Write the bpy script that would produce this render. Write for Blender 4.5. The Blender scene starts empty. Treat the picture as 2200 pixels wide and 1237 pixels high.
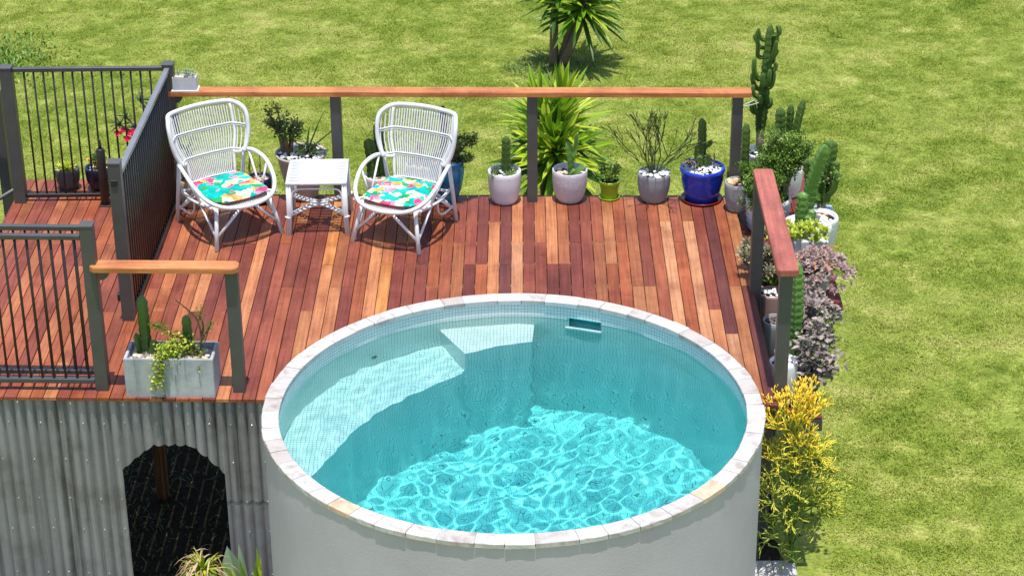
import bpy, bmesh, math, random
from mathutils import Vector, Matrix, noise
SC = bpy.context.scene
COL = SC.collection
PI = math.pi
rnd = random.Random(7)

# ------------------------------------------------------------------ camera, sky, sun, exposure
cam = bpy.data.cameras.new('camera')
cam_ob = bpy.data.objects.new('camera', cam)
COL.objects.link(cam_ob)
SC.camera = cam_ob
cam.sensor_fit = 'HORIZONTAL'
cam.sensor_width = 36.0
cam.lens = 4554.877 * 36.0 / 2200.0
cam.clip_start = 0.1
cam.clip_end = 2000
_yaw, _pitch, _roll = -7.68980e-03, 4.61190e-01, -7.34234e-03
_f = Vector((math.sin(_yaw) * math.cos(_pitch), math.cos(_yaw) * math.cos(_pitch), -math.sin(_pitch)))
_r = _f.cross(Vector((0, 0, 1))).normalized()
_u = _r.cross(_f)
_r2 = math.cos(_roll) * _r + math.sin(_roll) * _u
_u2 = -math.sin(_roll) * _r + math.cos(_roll) * _u
_m = Matrix((_r2, _u2, -_f)).transposed().to_4x4()
_m.translation = Vector((0.0988267, -12.9207039, 7.3932568))
cam_ob.matrix_world = _m

SUN_EL = math.radians(81.5)
SUN_AZ = math.radians(178)          # compass direction of the sun: behind the camera (-Y)
world = bpy.data.worlds.new('World')
SC.world = world
world.use_nodes = True
_nt = world.node_tree
_sky = _nt.nodes.new('ShaderNodeTexSky')
_sky.sky_type = 'NISHITA'
_sky.sun_disc = False
_sky.sun_elevation = SUN_EL
_sky.sun_rotation = SUN_AZ
_sky.air_density = 1.0
_sky.dust_density = 0.9
_nt.links.new(_sky.outputs[0], _nt.nodes['Background'].inputs[0])
_nt.nodes['Background'].inputs[1].default_value = 0.14
sun = bpy.data.lights.new('sun', 'SUN')
sun_ob = bpy.data.objects.new('sun', sun)
COL.objects.link(sun_ob)
sun.energy = 3.8
sun.angle = math.radians(0.53)
sun.color = (1.0, 0.965, 0.91)
_sd = Vector((math.sin(SUN_AZ) * math.cos(SUN_EL), math.cos(SUN_AZ) * math.cos(SUN_EL), math.sin(SUN_EL)))
sun_ob.rotation_euler = _sd.to_track_quat('Z', 'Y').to_euler()
sun_ob.location = (0, -4, 12)
sun.cycles.is_caustics_light = True
SC.view_settings.view_transform = 'Standard'
SC.view_settings.look = 'None'
SC.view_settings.exposure = 0.55
SC.view_settings.gamma = 1.0
SC.cycles.max_bounces = 10
SC.cycles.transmission_bounces = 8
SC.cycles.use_denoising = True

GROUND = -1.9

# ------------------------------------------------------------------ helpers
def link(o, parent=None):
    COL.objects.link(o)
    if parent is not None:
        o.parent = parent
    return o

def tag(o, label, cat, group=None):
    o['label'] = label
    o['category'] = cat
    if group:
        o['group'] = group
    return o

def thing(name, label, cat, loc=(0, 0, 0), rz=0.0, group=None):
    o = bpy.data.objects.new(name, None)
    o.empty_display_size = 0.1
    o.location = loc
    o.rotation_euler = (0, 0, rz)
    link(o)
    return tag(o, label, cat, group)

class MB:
    """collects shapes; build() links them as one mesh object"""
    def __init__(s):
        s.v = []; s.f = []; s.t = []; s.mi = []; s.cur = 0; s.ct = 0.0; s.marks = []
    def add(s, vs, fs, ts=None):
        b = len(s.v)
        s.v.extend(vs)
        s.t.extend(ts if ts is not None else [s.ct] * len(vs))
        for f in fs:
            s.f.append(tuple(i + b for i in f)); s.mi.append(s.cur)
    def build(s, name, mats, parent=None, smooth=False, loc=None):
        me = bpy.data.meshes.new(name)
        me.from_pydata([tuple(p) for p in s.v], [], s.f)
        if not isinstance(mats, (list, tuple)):
            mats = [mats]
        for m in mats:
            me.materials.append(m)
        if len(mats) > 1:
            me.polygons.foreach_set('material_index', s.mi)
        if any(s.t):
            a = me.attributes.new('t', 'FLOAT', 'POINT')
            a.data.foreach_set('value', s.t)
        if smooth:
            me.shade_smooth()
        me.update()
        o = bpy.data.objects.new(name, me)
        if loc is not None:
            o.location = loc
        return link(o, parent)
    def mark(s):
        s.marks.append((len(s.v), len(s.f)))
    def parts(s, name, mats, parent, smooth=False):
        '''one object for each marked piece'''
        ends = s.marks[1:] + [(len(s.v), len(s.f))]
        for (v0, f0), (v1, f1) in zip(s.marks, ends):
            m = MB(); m.v = s.v[v0:v1]; m.t = s.t[v0:v1]; m.mi = s.mi[f0:f1]
            m.f = [tuple(i - v0 for i in f) for f in s.f[f0:f1]]
            m.build(name, mats, parent, smooth)
    def box(s, x0, y0, z0, x1, y1, z1, c=0.0):
        """axis box, all edges chamfered by c"""
        if c <= 0:
            vs = [(x, y, z) for z in (z0, z1) for y in (y0, y1) for x in (x0, x1)]
            s.add(vs, [(0, 2, 3, 1), (4, 5, 7, 6), (0, 1, 5, 4), (2, 6, 7, 3), (0, 4, 6, 2), (1, 3, 7, 5)])
            return
        bm = bmesh.new()
        bmesh.ops.create_cube(bm, size=1)
        for v in bm.verts:
            v.co = ((x0 + x1) / 2 + v.co.x * (x1 - x0), (y0 + y1) / 2 + v.co.y * (y1 - y0), (z0 + z1) / 2 + v.co.z * (z1 - z0))
        bmesh.ops.bevel(bm, geom=bm.edges[:], offset=c, segments=1, affect='EDGES')
        bm.verts.index_update()
        s.add([v.co.copy() for v in bm.verts], [tuple(v.index for v in f.verts) for f in bm.faces])
        bm.free()
    def tube(s, pts, rad, n=6, cap=True, ts=None, ribs=0, rib_amp=0.0, twist=0.0):
        pts = [Vector(p) for p in pts]
        k = len(pts)
        if not isinstance(rad, (list, tuple)):
            rad = [rad] * k
        tang = []
        for i in range(k):
            a = pts[max(i - 1, 0)]; b = pts[min(i + 1, k - 1)]
            d = (b - a)
            tang.append(d.normalized() if d.length > 1e-9 else Vector((0, 0, 1)))
        ref = Vector((0, 0, 1)) if abs(tang[0].z) < 0.9 else Vector((1, 0, 0))
        nrm = (ref - tang[0] * ref.dot(tang[0])).normalized()
        vs = []; fs = []; tt = []
        for i in range(k):
            if i:
                nrm = (nrm - tang[i] * nrm.dot(tang[i]))
                nrm = nrm.normalized() if nrm.length > 1e-6 else tang[i].orthogonal().normalized()
            bn = tang[i].cross(nrm)
            for j in range(n):
                a = 2 * PI * j / n + twist * i
                r = rad[i]
                if ribs:
                    r *= 1 + rib_amp * math.cos(ribs * a)
                vs.append(pts[i] + nrm * (math.cos(a) * r) + bn * (math.sin(a) * r))
                tt.append(ts[i] if ts else s.ct)
        for i in range(k - 1):
            for j in range(n):
                fs.append((i * n + j, i * n + (j + 1) % n, (i + 1) * n + (j + 1) % n, (i + 1) * n + j))
        if cap:
            fs.append(tuple(reversed(range(n))))
            fs.append(tuple((k - 1) * n + j for j in range(n)))
        s.add(vs, fs, tt)
    def lathe(s, prof, n=32, c=(0, 0, 0), closed=False, wob=0.0):
        vs = []; fs = []
        for (r, z) in prof:
            for j in range(n):
                a = 2 * PI * j / n
                vs.append((c[0] + r * math.cos(a), c[1] + r * math.sin(a), c[2] + z))
        k = len(prof)
        for i in range(k - 1):
            for j in range(n):
                fs.append((i * n + j, i * n + (j + 1) % n, (i + 1) * n + (j + 1) % n, (i + 1) * n + j))
        if not closed:
            fs.append(tuple(reversed(range(n))))
            fs.append(tuple((k - 1) * n + j for j in range(n)))
        s.add(vs, fs)
    def disc(s, R, z, n=24, c=(0, 0)):
        s.add([(c[0] + R * math.cos(2 * PI * j / n), c[1] + R * math.sin(2 * PI * j / n), z) for j in range(n)], [tuple(range(n))])
    def leaf(s, p, d, L, w, up=None, fold=0.25, bend=0.0, seg=2, t=None):
        """tapered, folded blade from p along d"""
        p = Vector(p); d = Vector(d).normalized()
        up = Vector(up) if up is not None else Vector((0, 0, 1))
        side = d.cross(up)
        if side.length < 1e-4:
            side = d.orthogonal()
        side.normalize()
        nn = side.cross(d).normalized()
        vs = []; fs = []; ts = []
        for i in range(seg + 1):
            u = i / seg
            ww = w * (0.45 + 0.55 * math.sin(PI * min(1, 0.12 + u * 0.9))) if i < seg else 0.0
            c = p + d * (L * u) - Vector((0, 0, 1)) * (bend * L * u * u)
            tv = (t if t is not None else u)
            if i < seg:
                vs += [c - side * ww * .5 + nn * (fold * ww * .5), c, c + side * ww * .5 + nn * (fold * ww * .5)]
                ts += [tv] * 3
            else:
                vs.append(c); ts.append(tv)
        for i in range(seg - 1):
            a = 3 * i; b = 3 * (i + 1)
            fs += [(a, a + 1, b + 1, b), (a + 1, a + 2, b + 2, b + 1)]
        a = 3 * (seg - 1); e = 3 * seg
        fs += [(a, a + 1, e), (a + 1, a + 2, e)]
        s.add(vs, fs, ts)

def leaf_parts(parent, mb_list, mat, name='leaf'):
    for m in mb_list:
        m.build(name, mat, parent)
_ICO = None
def pebble(mb, c, r, q, sq=(1, 1, .7)):
    global _ICO
    if _ICO is None:
        bm = bmesh.new(); bmesh.ops.create_icosphere(bm, subdivisions=1, radius=1)
        bm.verts.index_update()
        _ICO = ([v.co.copy() for v in bm.verts], [tuple(v.index for v in f.verts) for f in bm.faces]); bm.free()
    m = Matrix.Rotation(q.uniform(0, 6.28), 3, 'Z') @ Matrix.Rotation(q.uniform(-.5, .5), 3, 'X')
    sx, sy, sz = (sq[0] * q.uniform(.7, 1.2), sq[1] * q.uniform(.7, 1.1), sq[2] * q.uniform(.8, 1.1))
    mb.add([Vector(c) + m @ Vector((v.x * r * sx * q.uniform(.9, 1.1), v.y * r * sy, v.z * r * sz)) for v in _ICO[0]], _ICO[1])

# ------------------------------------------------------------------ materials
MATS = {}
def ramp(nt, stops, interp='LINEAR'):
    n = nt.nodes.new('ShaderNodeValToRGB')
    n.color_ramp.interpolation = interp
    e = n.color_ramp.elements
    while len(e) > 1:
        e.remove(e[-1])
    e[0].position = stops[0][0]; e[0].color = (*stops[0][1], 1)
    for p, c in stops[1:]:
        x = e.new(p); x.color = (*c, 1)
    return n

def base_mat(name, rough=.6, spec=.4, metal=0.0):
    m = bpy.data.materials.new(name); m.use_nodes = True
    nt = m.node_tree; b = nt.nodes['Principled BSDF']
    b.inputs['Roughness'].default_value = rough
    b.inputs['Specular IOR Level'].default_value = spec
    b.inputs['Metallic'].default_value = metal
    MATS[name] = m
    return m, nt, b

def coords(nt, scale=(1, 1, 1), kind='Object', rand=False):
    tc = nt.nodes.new('ShaderNodeTexCoord')
    mp = nt.nodes.new('ShaderNodeMapping')
    mp.inputs['Scale'].default_value = scale
    nt.links.new(tc.outputs[kind], mp.inputs['Vector'])
    if rand:
        oi = nt.nodes.new('ShaderNodeObjectInfo')
        mu = nt.nodes.new('ShaderNodeMath'); mu.operation = 'MULTIPLY'; mu.inputs[1].default_value = 57.0
        nt.links.new(oi.outputs['Random'], mu.inputs[0])
        cb = nt.nodes.new('ShaderNodeCombineXYZ')
        for i in range(3):
            nt.links.new(mu.outputs[0], cb.inputs[i])
        nt.links.new(cb.outputs[0], mp.inputs['Location'])
    return mp.outputs[0]

def noise_n(nt, vec, scale, detail=4, rough=.55, dist=0.0):
    n = nt.nodes.new('ShaderNodeTexNoise')
    n.inputs['Scale'].default_value = scale
    n.inputs['Detail'].default_value = detail
    n.inputs['Roughness'].default_value = rough
    n.inputs['Distortion'].default_value = dist
    if vec is not None:
        nt.links.new(vec, n.inputs['Vector'])
    return n

def mix(nt, fac, a, b, mode='MIX'):
    n = nt.nodes.new('ShaderNodeMix'); n.data_type = 'RGBA'; n.blend_type = mode
    for s, i in ((fac, 0), (a, 6), (b, 7)):
        if isinstance(s, (int, float)):
            n.inputs[i].default_value = s
        elif isinstance(s, (tuple, list)):
            n.inputs[i].default_value = (*s, 1)
        else:
            nt.links.new(s, n.inputs[i])
    return n.outputs[2]

def bump(nt, b, h, strength=.3, dist=.01):
    n = nt.nodes.new('ShaderNodeBump')
    n.inputs['Strength'].default_value = strength
    n.inputs['Distance'].default_value = dist
    nt.links.new(h, n.inputs['Height'])
    nt.links.new(n.outputs[0], b.inputs['Normal'])

def mottled(name, c1, c2, scale=8, rough=.6, spec=.4, bmp=.0, stretch=(1, 1, 1), c3=None, detail=5, metal=0.0, bscale=None):
    m, nt, b = base_mat(name, rough, spec, metal)
    v = coords(nt, stretch, rand=True)
    n = noise_n(nt, v, scale, detail)
    st = [(.3, c1), (.7, c2)] + ([(.82, c3)] if c3 else [])
    r = ramp(nt, st)
    nt.links.new(n.outputs[0], r.inputs[0])
    nt.links.new(r.outputs[0], b.inputs['Base Color'])
    if bmp:
        n2 = noise_n(nt, v, bscale or scale * 6, 4)
        bump(nt, b, n2.outputs[0], bmp, .004)
    return m

def leafy(name, stops, rough=.45, trans=.25, attr=None, spec=.4, jitter=.35):
    """foliage: colour by random leaf (island) or by position along the stem"""
    m, nt, b = base_mat(name, rough, spec)
    r = ramp(nt, stops)
    ge = nt.nodes.new('ShaderNodeNewGeometry')
    if attr:
        at = nt.nodes.new('ShaderNodeAttribute'); at.attribute_name = attr
        ad = nt.nodes.new('ShaderNodeMath'); ad.operation = 'MULTIPLY_ADD'
        nt.links.new(ge.outputs['Random Per Island'], ad.inputs[0]); ad.inputs[1].default_value = jitter
        nt.links.new(at.outputs['Fac'], ad.inputs[2])
        nt.links.new(ad.outputs[0], r.inputs[0])
    else:
        oi = nt.nodes.new('ShaderNodeObjectInfo'); am = nt.nodes.new('ShaderNodeMath'); am.operation = 'ADD'
        fr2 = nt.nodes.new('ShaderNodeMath'); fr2.operation = 'FRACT'
        nt.links.new(ge.outputs['Random Per Island'], am.inputs[0]); nt.links.new(oi.outputs['Random'], am.inputs[1])
        nt.links.new(am.outputs[0], fr2.inputs[0]); nt.links.new(fr2.outputs[0], r.inputs[0])
    nt.links.new(r.outputs[0], b.inputs['Base Color'])
    if trans:
        tr = nt.nodes.new('ShaderNodeBsdfTranslucent')
        nt.links.new(r.outputs[0], tr.inputs[0])
        mx = nt.nodes.new('ShaderNodeMixShader'); mx.inputs[0].default_value = trans
        nt.links.new(b.outputs[0], mx.inputs[1]); nt.links.new(tr.outputs[0], mx.inputs[2])
        nt.links.new(mx.outputs[0], nt.nodes['Material Output'].inputs[0])
    return m

def wood(name, tint=None, rough=.5):
    """board: tone from the object colour, long grain along local Y"""
    m, nt, b = base_mat(name, rough, .35)
    oi = nt.nodes.new('ShaderNodeObjectInfo')
    v = coords(nt, (1, 1, 1), rand=True)
    vs = coords(nt, (60, 1.6, 20), rand=True)
    gr = noise_n(nt, vs, 1.0, 5, .65, .6)
    bl = noise_n(nt, v, 2.3, 4, .6, .3)
    sp = noise_n(nt, v, 26, 3, .6)
    g1 = ramp(nt, [(.25, (.55, .5, .47)), (.55, (1.0, 1.0, 1.0)), (.8, (1.3, 1.33, 1.35))])
    nt.links.new(gr.outputs[0], g1.inputs[0])
    g2 = ramp(nt, [(.3, (.68, .58, .55)), (.52, (1, 1, 1)), (.72, (1.25, 1.3, 1.3))])
    nt.links.new(bl.outputs[0], g2.inputs[0])
    g3 = ramp(nt, [(.27, (.6, .55, .52)), (.36, (1, 1, 1)), (.7, (1.08, 1.1, 1.1))])
    nt.links.new(sp.outputs[0], g3.inputs[0])
    c = mix(nt, 1.0, oi.outputs['Color'] if tint is None else tint, g1.outputs[0], 'MULTIPLY')
    c = mix(nt, 1.0, c, g2.outputs[0], 'MULTIPLY')
    c = mix(nt, 1.0, c, g3.outputs[0], 'MULTIPLY')
    nt.links.new(c, b.inputs['Base Color'])
    rr = nt.nodes.new('ShaderNodeMapRange')
    rr.inputs['To Min'].default_value = rough - .12; rr.inputs['To Max'].default_value = rough + .2
    nt.links.new(bl.outputs[0], rr.inputs[0]); nt.links.new(rr.outputs[0], b.inputs['Roughness'])
    bump(nt, b, gr.outputs[0], .25, .003)
    return m

M_DECK = wood('deck_timber')
M_RAIL = wood('rail_timber', rough=.42)
M_BEAM = mottled('old_timber', (.10, .045, .02), (.2, .09, .04), 3, .8, .2, .2, (8, 8, 1))
M_GREYP = mottled('grey_painted_metal', (.068, .066, .064), (.088, .085, .08), 5, .42, .4)
M_BLACK = mottled('dark_powder_coat', (.018, .014, .013), (.03, .024, .022), 6, .38, .4)
M_DARKRAIL = mottled('charcoal_rail_paint', (.05, .05, .055), (.075, .075, .08), 6, .3, .5)
M_WHITE = mottled('white_painted_cane', (.62, .62, .62), (.70, .70, .70), 30, .42, .4)
M_RENDER = mottled('grey_render', (.45, .41, .435), (.53, .485, .515), 1.6, .85, .2, .35, bscale=70)
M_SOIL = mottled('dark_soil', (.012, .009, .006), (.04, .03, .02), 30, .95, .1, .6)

# pale travertine for coping
def travertine():
    m, nt, b = base_mat('travertine', .55, .3)
    v = coords(nt, (1, 1, 1), rand=True)
    n1 = noise_n(nt, v, 9, 6, .65, .5); n2 = noise_n(nt, v, 40, 4, .7)
    oi = nt.nodes.new('ShaderNodeObjectInfo')
    r0 = ramp(nt, [(0, (.40, .355, .325)), (.3, (.48, .45, .425)), (.7, (.53, .505, .485)), (1, (.57, .55, .53))])
    nt.links.new(oi.outputs['Random'], r0.inputs[0])
    r1 = ramp(nt, [(.3, (.70, .62, .57)), (.5, (1, 1, 1)), (.7, (1.07, 1.07, 1.07))])
    nt.links.new(n1.outputs[0], r1.inputs[0])
    r2 = ramp(nt, [(.3, (.78, .74, .72)), (.42, (1, 1, 1))])
    nt.links.new(n2.outputs[0], r2.inputs[0])
    c = mix(nt, 1, r0.outputs[0], r1.outputs[0], 'MULTIPLY')
    c = mix(nt, 1, c, r2.outputs[0], 'MULTIPLY')
    # a few iron-stained stones (a property of the stone)
    st = ramp(nt, [(.93, (1, 1, 1)), (.95, (1.05, .8, .58))], 'LINEAR')
    nt.links.new(oi.outputs['Random'], st.inputs[0])
    c = mix(nt, 1, c, st.outputs[0], 'MULTIPLY')
    nt.links.new(c, b.inputs['Base Color'])
    bump(nt, b, n2.outputs[0], .35, .004)
    return m
M_STONE = travertine()

def pool_tile():
    m, nt, b = base_mat('mosaic_tile', .25, .5)
    tc = nt.nodes.new('ShaderNodeTexCoord')
    br = nt.nodes.new('ShaderNodeTexBrick')
    br.offset = 0.0
    br.inputs['Scale'].default_value = 1.0
    br.inputs['Brick Width'].default_value = .0255
    br.inputs['Row Height'].default_value = .0255
    br.inputs['Mortar Size'].default_value = .0013
    br.inputs['Mortar Smooth'].default_value = .1
    br.inputs['Color1'].default_value = (.80, .815, .775, 1)
    br.inputs['Color2'].default_value = (.75, .78, .745, 1)
    br.inputs['Mortar'].default_value = (.2, .26, .23, 1)
    nt.links.new(tc.outputs['UV'], br.inputs['Vector'])
    n = noise_n(nt, tc.outputs['UV'], 3.0, 3)
    r = ramp(nt, [(.35, (.93, .95, .93)), (.6, (1, 1, 1))])
    nt.links.new(n.outputs[0], r.inputs[0])
    c = mix(nt, 1, br.outputs[0], r.outputs[0], 'MULTIPLY')
    nt.links.new(c, b.inputs['Base Color'])
    return m
M_TILE = pool_tile()

def corrugated():
    m, nt, b = base_mat('galvanised_iron', .55, .35, .08)
    v = coords(nt, (1, 1, 1), rand=True)
    vs = coords(nt, (22, 1, .55), rand=True)
    st = noise_n(nt, vs, 1, 5, .6, .2); bl = noise_n(nt, v, 3.5, 5, .65); sp = noise_n(nt, v, 38, 3, .6)
    r = ramp(nt, [(.25, (.13, .12, .122)), (.45, (.235, .222, .232)), (.7, (.32, .305, .315))])
    nt.links.new(st.outputs[0], r.inputs[0])
    r2 = ramp(nt, [(.3, (.72, .68, .64)), (.5, (1, 1, 1)), (.72, (1.12, 1.12, 1.12))])
    nt.links.new(bl.outputs[0], r2.inputs[0])
    r3 = ramp(nt, [(.68, (1, 1, 1)), (.76, (1.7, 1.7, 1.75))])
    nt.links.new(sp.outputs[0], r3.inputs[0])
    c = mix(nt, 1, r.outputs[0], r2.outputs[0], 'MULTIPLY')
    c = mix(nt, 1, c, r3.outputs[0], 'MULTIPLY')
    rust = noise_n(nt, vs, 1.7, 4, .7)
    rr = ramp(nt, [(.66, (0, 0, 0)), (.78, (.55, .55, .55))])
    nt.links.new(rust.outputs[0], rr.inputs[0])
    c = mix(nt, rr.outputs[0], c, (.15, .10, .075))
    # old bitumen run beside one lap joint: a stain with its own ragged outline
    ge = nt.nodes.new('ShaderNodeNewGeometry'); sx = nt.nodes.new('ShaderNodeSeparateXYZ'); nt.links.new(ge.outputs['Position'], sx.inputs[0])
    wob = noise_n(nt, ge.outputs['Position'], 1.3, 6, .72)
    a1 = nt.nodes.new('ShaderNodeMath'); a1.operation = 'MULTIPLY_ADD'; a1.inputs[1].default_value = .16; nt.links.new(wob.outputs[0], a1.inputs[0]); nt.links.new(sx.outputs[0], a1.inputs[2])
    a2 = nt.nodes.new('ShaderNodeMath'); a2.operation = 'ADD'; a2.inputs[1].default_value = 3.175; nt.links.new(a1.outputs[0], a2.inputs[0])
    a3 = nt.nodes.new('ShaderNodeMath'); a3.operation = 'ABSOLUTE'; nt.links.new(a2.outputs[0], a3.inputs[0])
    r5 = ramp(nt, [(.02, (.72, .72, .72)), (.06, (0, 0, 0))]); nt.links.new(a3.outputs[0], r5.inputs[0])
    pt = noise_n(nt, vs, 1.1, 4, .7); pr_ = ramp(nt, [(.38, (0, 0, 0)), (.55, (1, 1, 1))]); nt.links.new(pt.outputs[0], pr_.inputs[0])
    sm = mix(nt, 1, r5.outputs[0], pr_.outputs[0], 'MULTIPLY')
    c = mix(nt, sm, c, (.06, .055, .052))
    nt.links.new(c, b.inputs['Base Color'])
    return m
M_CORR = corrugated()

def print_fabric():
    m, nt, b = base_mat('tropical_print_fabric', .85, .15)
    v = coords(nt, (1, 1, 1), rand=True)
    n = noise_n(nt, v, 14, 3, .6)
    vv = nt.nodes.new('ShaderNodeMix'); vv.data_type = 'VECTOR'; vv.inputs[0].default_value = .11
    nt.links.new(v, vv.inputs[4]); nt.links.new(n.outputs['Color'], vv.inputs[5])
    vo = nt.nodes.new('ShaderNodeTexVoronoi'); vo.inputs['Scale'].default_value = 17
    nt.links.new(vv.outputs[1], vo.inputs['Vector'])
    sp = nt.nodes.new('ShaderNodeSeparateColor'); nt.links.new(vo.outputs['Color'], sp.inputs[0])
    r = ramp(nt, [(0, (0, .33, .30)), (.17, (.85, .56, .36)), (.3, (.01, .42, .34)), (.45, (.86, .33, .10)), (.53, (.02, .30, .10)),
                  (.6, (.80, .06, .17)), (.69, (.0, .38, .36)), (.82, (.88, .62, .45)), (.92, (.85, .22, .36))], 'CONSTANT')
    nt.links.new(sp.outputs[0], r.inputs[0])
    # petals and leaf veins: fine radial strokes inside each motif
    ve = nt.nodes.new('ShaderNodeTexVoronoi'); ve.inputs['Scale'].default_value = 30
    nt.links.new(vv.outputs[1], ve.inputs['Vector'])
    s2 = nt.nodes.new('ShaderNodeSeparateColor'); nt.links.new(ve.outputs['Color'], s2.inputs[0])
    r2 = ramp(nt, [(0, (.62, .68, .7)), (.35, (1, 1, 1)), (.8, (1.2, 1.1, 1.05))])
    nt.links.new(s2.outputs[1], r2.inputs[0])
    c = mix(nt, .8, r.outputs[0], r2.outputs[0], 'MULTIPLY')
    nt.links.new(c, b.inputs['Base Color'])
    n3 = noise_n(nt, v, 90, 2)
    bump(nt, b, n3.outputs[0], .2, .002)
    return m
M_PRINT = print_fabric()

G = lambda *a: a
M_CACTUS = leafy('cactus_green', [(0, (.028, .068, .012)), (.55, (.05, .11, .016)), (1, (.11, .19, .035))], .45, 0, 't', jitter=.25)
M_CACTUS_L = leafy('young_cactus_green', [(0, (.05, .13, .025)), (.5, (.075, .18, .03)), (1, (.15, .28, .06))], .45, 0, 't', jitter=.25)
M_SPINE = mottled('cactus_spine', (.35, .30, .2), (.55, .5, .36), 20, .7)
M_BARKY = mottled('corky_bark', (.16, .12, .075), (.32, .26, .17), 20, .85, .2, .5)
M_JADE = leafy('jade_leaf', [(0, (.06, .14, .016)), (.6, (.13, .25, .025)), (1, (.30, .40, .06))], .35, .15)
M_JADE_D = leafy('dark_jade_leaf', [(0, (.03, .065, .012)), (.6, (.065, .12, .02)), (1, (.15, .21, .045))], .35, .12)
M_LIME = leafy('lime_succulent_leaf', [(0, (.26, .34, .02)), (.6, (.46, .54, .05)), (1, (.66, .68, .12))], .4, .25)
M_YUCCA = leafy('yucca_leaf', [(0, (.07, .18, .012)), (.35, (.19, .36, .016)), (.7, (.38, .52, .03)), (1.0, (.6, .66, .07))], .38, .3)
M_YUCCA_D = leafy('old_yucca_leaf', [(0, (.03, .085, .01)), (.6, (.075, .18, .012)), (1, (.2, .31, .025))], .4, .25)
M_STICK = leafy('pencil_stem', [(0, (.07, .10, .025)), (.6, (.10, .14, .03)), (1, (.16, .19, .05))], .5, 0)
M_FIRE = leafy('yellow_pencil_stem', [(0, (.12, .20, .03)), (.35, (.31, .37, .05)), (.62, (.58, .56, .06)), (.88, (.80, .62, .05)), (1.0, (.82, .52, .03))], .5, 0, 't', jitter=.3)
M_MAUVE = leafy('mauve_rosette_leaf', [(0, (.22, .15, .14)), (.35, (.38, .25, .23)), (.65, (.52, .34, .31)), (.85, (.42, .35, .28)), (1, (.6, .48, .43))], .5, .12)
M_LILAC = leafy('grey_lilac_leaf', [(0, (.15, .115, .11)), (.5, (.29, .225, .215)), (.85, (.42, .335, .315)), (1, (.24, .28, .13))], .5, .12)
M_AEON = leafy('bronze_aeonium_leaf', [(0, (.10, .075, .06)), (.5, (.2, .155, .12)), (.8, (.22, .26, .08)), (1, (.4, .4, .18))], .45, .12)
M_OLIVE = leafy('olive_leaf', [(0, (.05, .10, .02)), (.6, (.11, .2, .04)), (1, (.25, .33, .09))], .45, .2)
M_YELLOWG = leafy('portulacaria_leaf', [(0, (.22, .33, .02)), (.5, (.40, .50, .04)), (1, (.62, .62, .12))], .4, .25)
M_GLAUCOUS = leafy('glaucous_leaf', [(0, (.27, .38, .24)), (1, (.40, .50, .35))], .5, .15)
M_STRAP = leafy('strap_leaf', [(0, (.16, .30, .012)), (.5, (.36, .48, .025)), (1, (.6, .6, .05))], .4, .3)
M_DRY = leafy('dry_leaf', [(0, (.32, .18, .10)), (.6, (.52, .34, .22)), (1, (.66, .48, .34))], .7, .2)
M_PINK = leafy('pink_petal', [(0, (.62, .01, .06)), (.6, (.82, .02, .12)), (1, (.9, .10, .2))], .5, .3)
M_TWIG = mottled('brown_twig', (.10, .065, .04), (.22, .15, .09), 20, .8, .2)
M_ORANGET = mottled('orange_stem', (.45, .16, .06), (.6, .26, .1), 20, .6, .2)
M_PEB_W = leafy('white_pebble', [(0, (.62, .6, .58)), (.5, (.78, .77, .75)), (1, (.86, .85, .84))], .7, 0)
M_PEB_T = leafy('tan_pebble', [(0, (.46, .32, .2)), (.5, (.66, .54, .4)), (1, (.8, .74, .64))], .7, 0)
M_PEB_O = leafy('ochre_stone', [(0, (.4, .26, .12)), (.5, (.56, .42, .24)), (1, (.68, .55, .36))], .7, 0)

def glaze(name, c1, c2, rough=.2, spec=.5, scale=6, bmp=0):
    return mottled(name, c1, c2, scale, rough, spec, bmp)
M_P_WHITE = glaze('white_pot', (.63, .62, .645), (.68, .67, .69), .45)
M_P_BLUE = glaze('cobalt_glaze', (.006, .03, .36), (.012, .055, .48), .1, .6)
M_P_TEAL = glaze('teal_glaze', (.0, .10, .22), (.01, .2, .36), .15, .6, 4)
M_P_GREY = glaze('grey_pot', (.23, .235, .24), (.29, .295, .3), .7, .3, 12, .2)
M_P_CONC = glaze('concrete_pot', (.19, .195, .2), (.38, .385, .39), .8, .3, 14, .5)
M_P_GREEN = glaze('green_glaze', (.22, .36, .01), (.28, .43, .02), .25, .5)
M_P_BEIGE = glaze('beige_terracotta', (.36, .30, .25), (.52, .46, .4), .8, .25, 7, .3)
M_P_NAVY = glaze('navy_glaze', (.006, .008, .04), (.012, .014, .07), .25, .5)
M_P_DKGREY = glaze('charcoal_pot', (.06, .065, .075), (.09, .095, .105), .55, .4)
M_P_PINK = glaze('dusty_pink_pot', (.42, .25, .21), (.5, .31, .27), .75, .25, 10, .3)
M_P_RED = glaze('oxblood_saucer', (.12, .008, .008), (.18, .014, .012), .3, .5)
M_P_LIGHTB = glaze('pale_blue_glaze', (.34, .42, .55), (.46, .54, .64), .3, .5)
M_P_WICK = mottled('woven_pot', (.22, .15, .09), (.48, .38, .26), 60, .8, .2, .6, (1, 1, 2))
def textured_pot():
    m, nt, b = base_mat('woven_white_ceramic', .55, .35)
    v = coords(nt, (1, 1, 1))
    ck = nt.nodes.new('ShaderNodeTexVoronoi'); ck.inputs['Scale'].default_value = 110
    nt.links.new(v, ck.inputs['Vector'])
    r = ramp(nt, [(.2, (.66, .63, .65)), (.6, (.46, .43, .45))])
    nt.links.new(ck.outputs['Distance'], r.inputs[0])
    nt.links.new(r.outputs[0], b.inputs['Base Color'])
    bump(nt, b, ck.outputs['Distance'], -.5, .004)
    return m
M_P_TEX = textured_pot()
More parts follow.
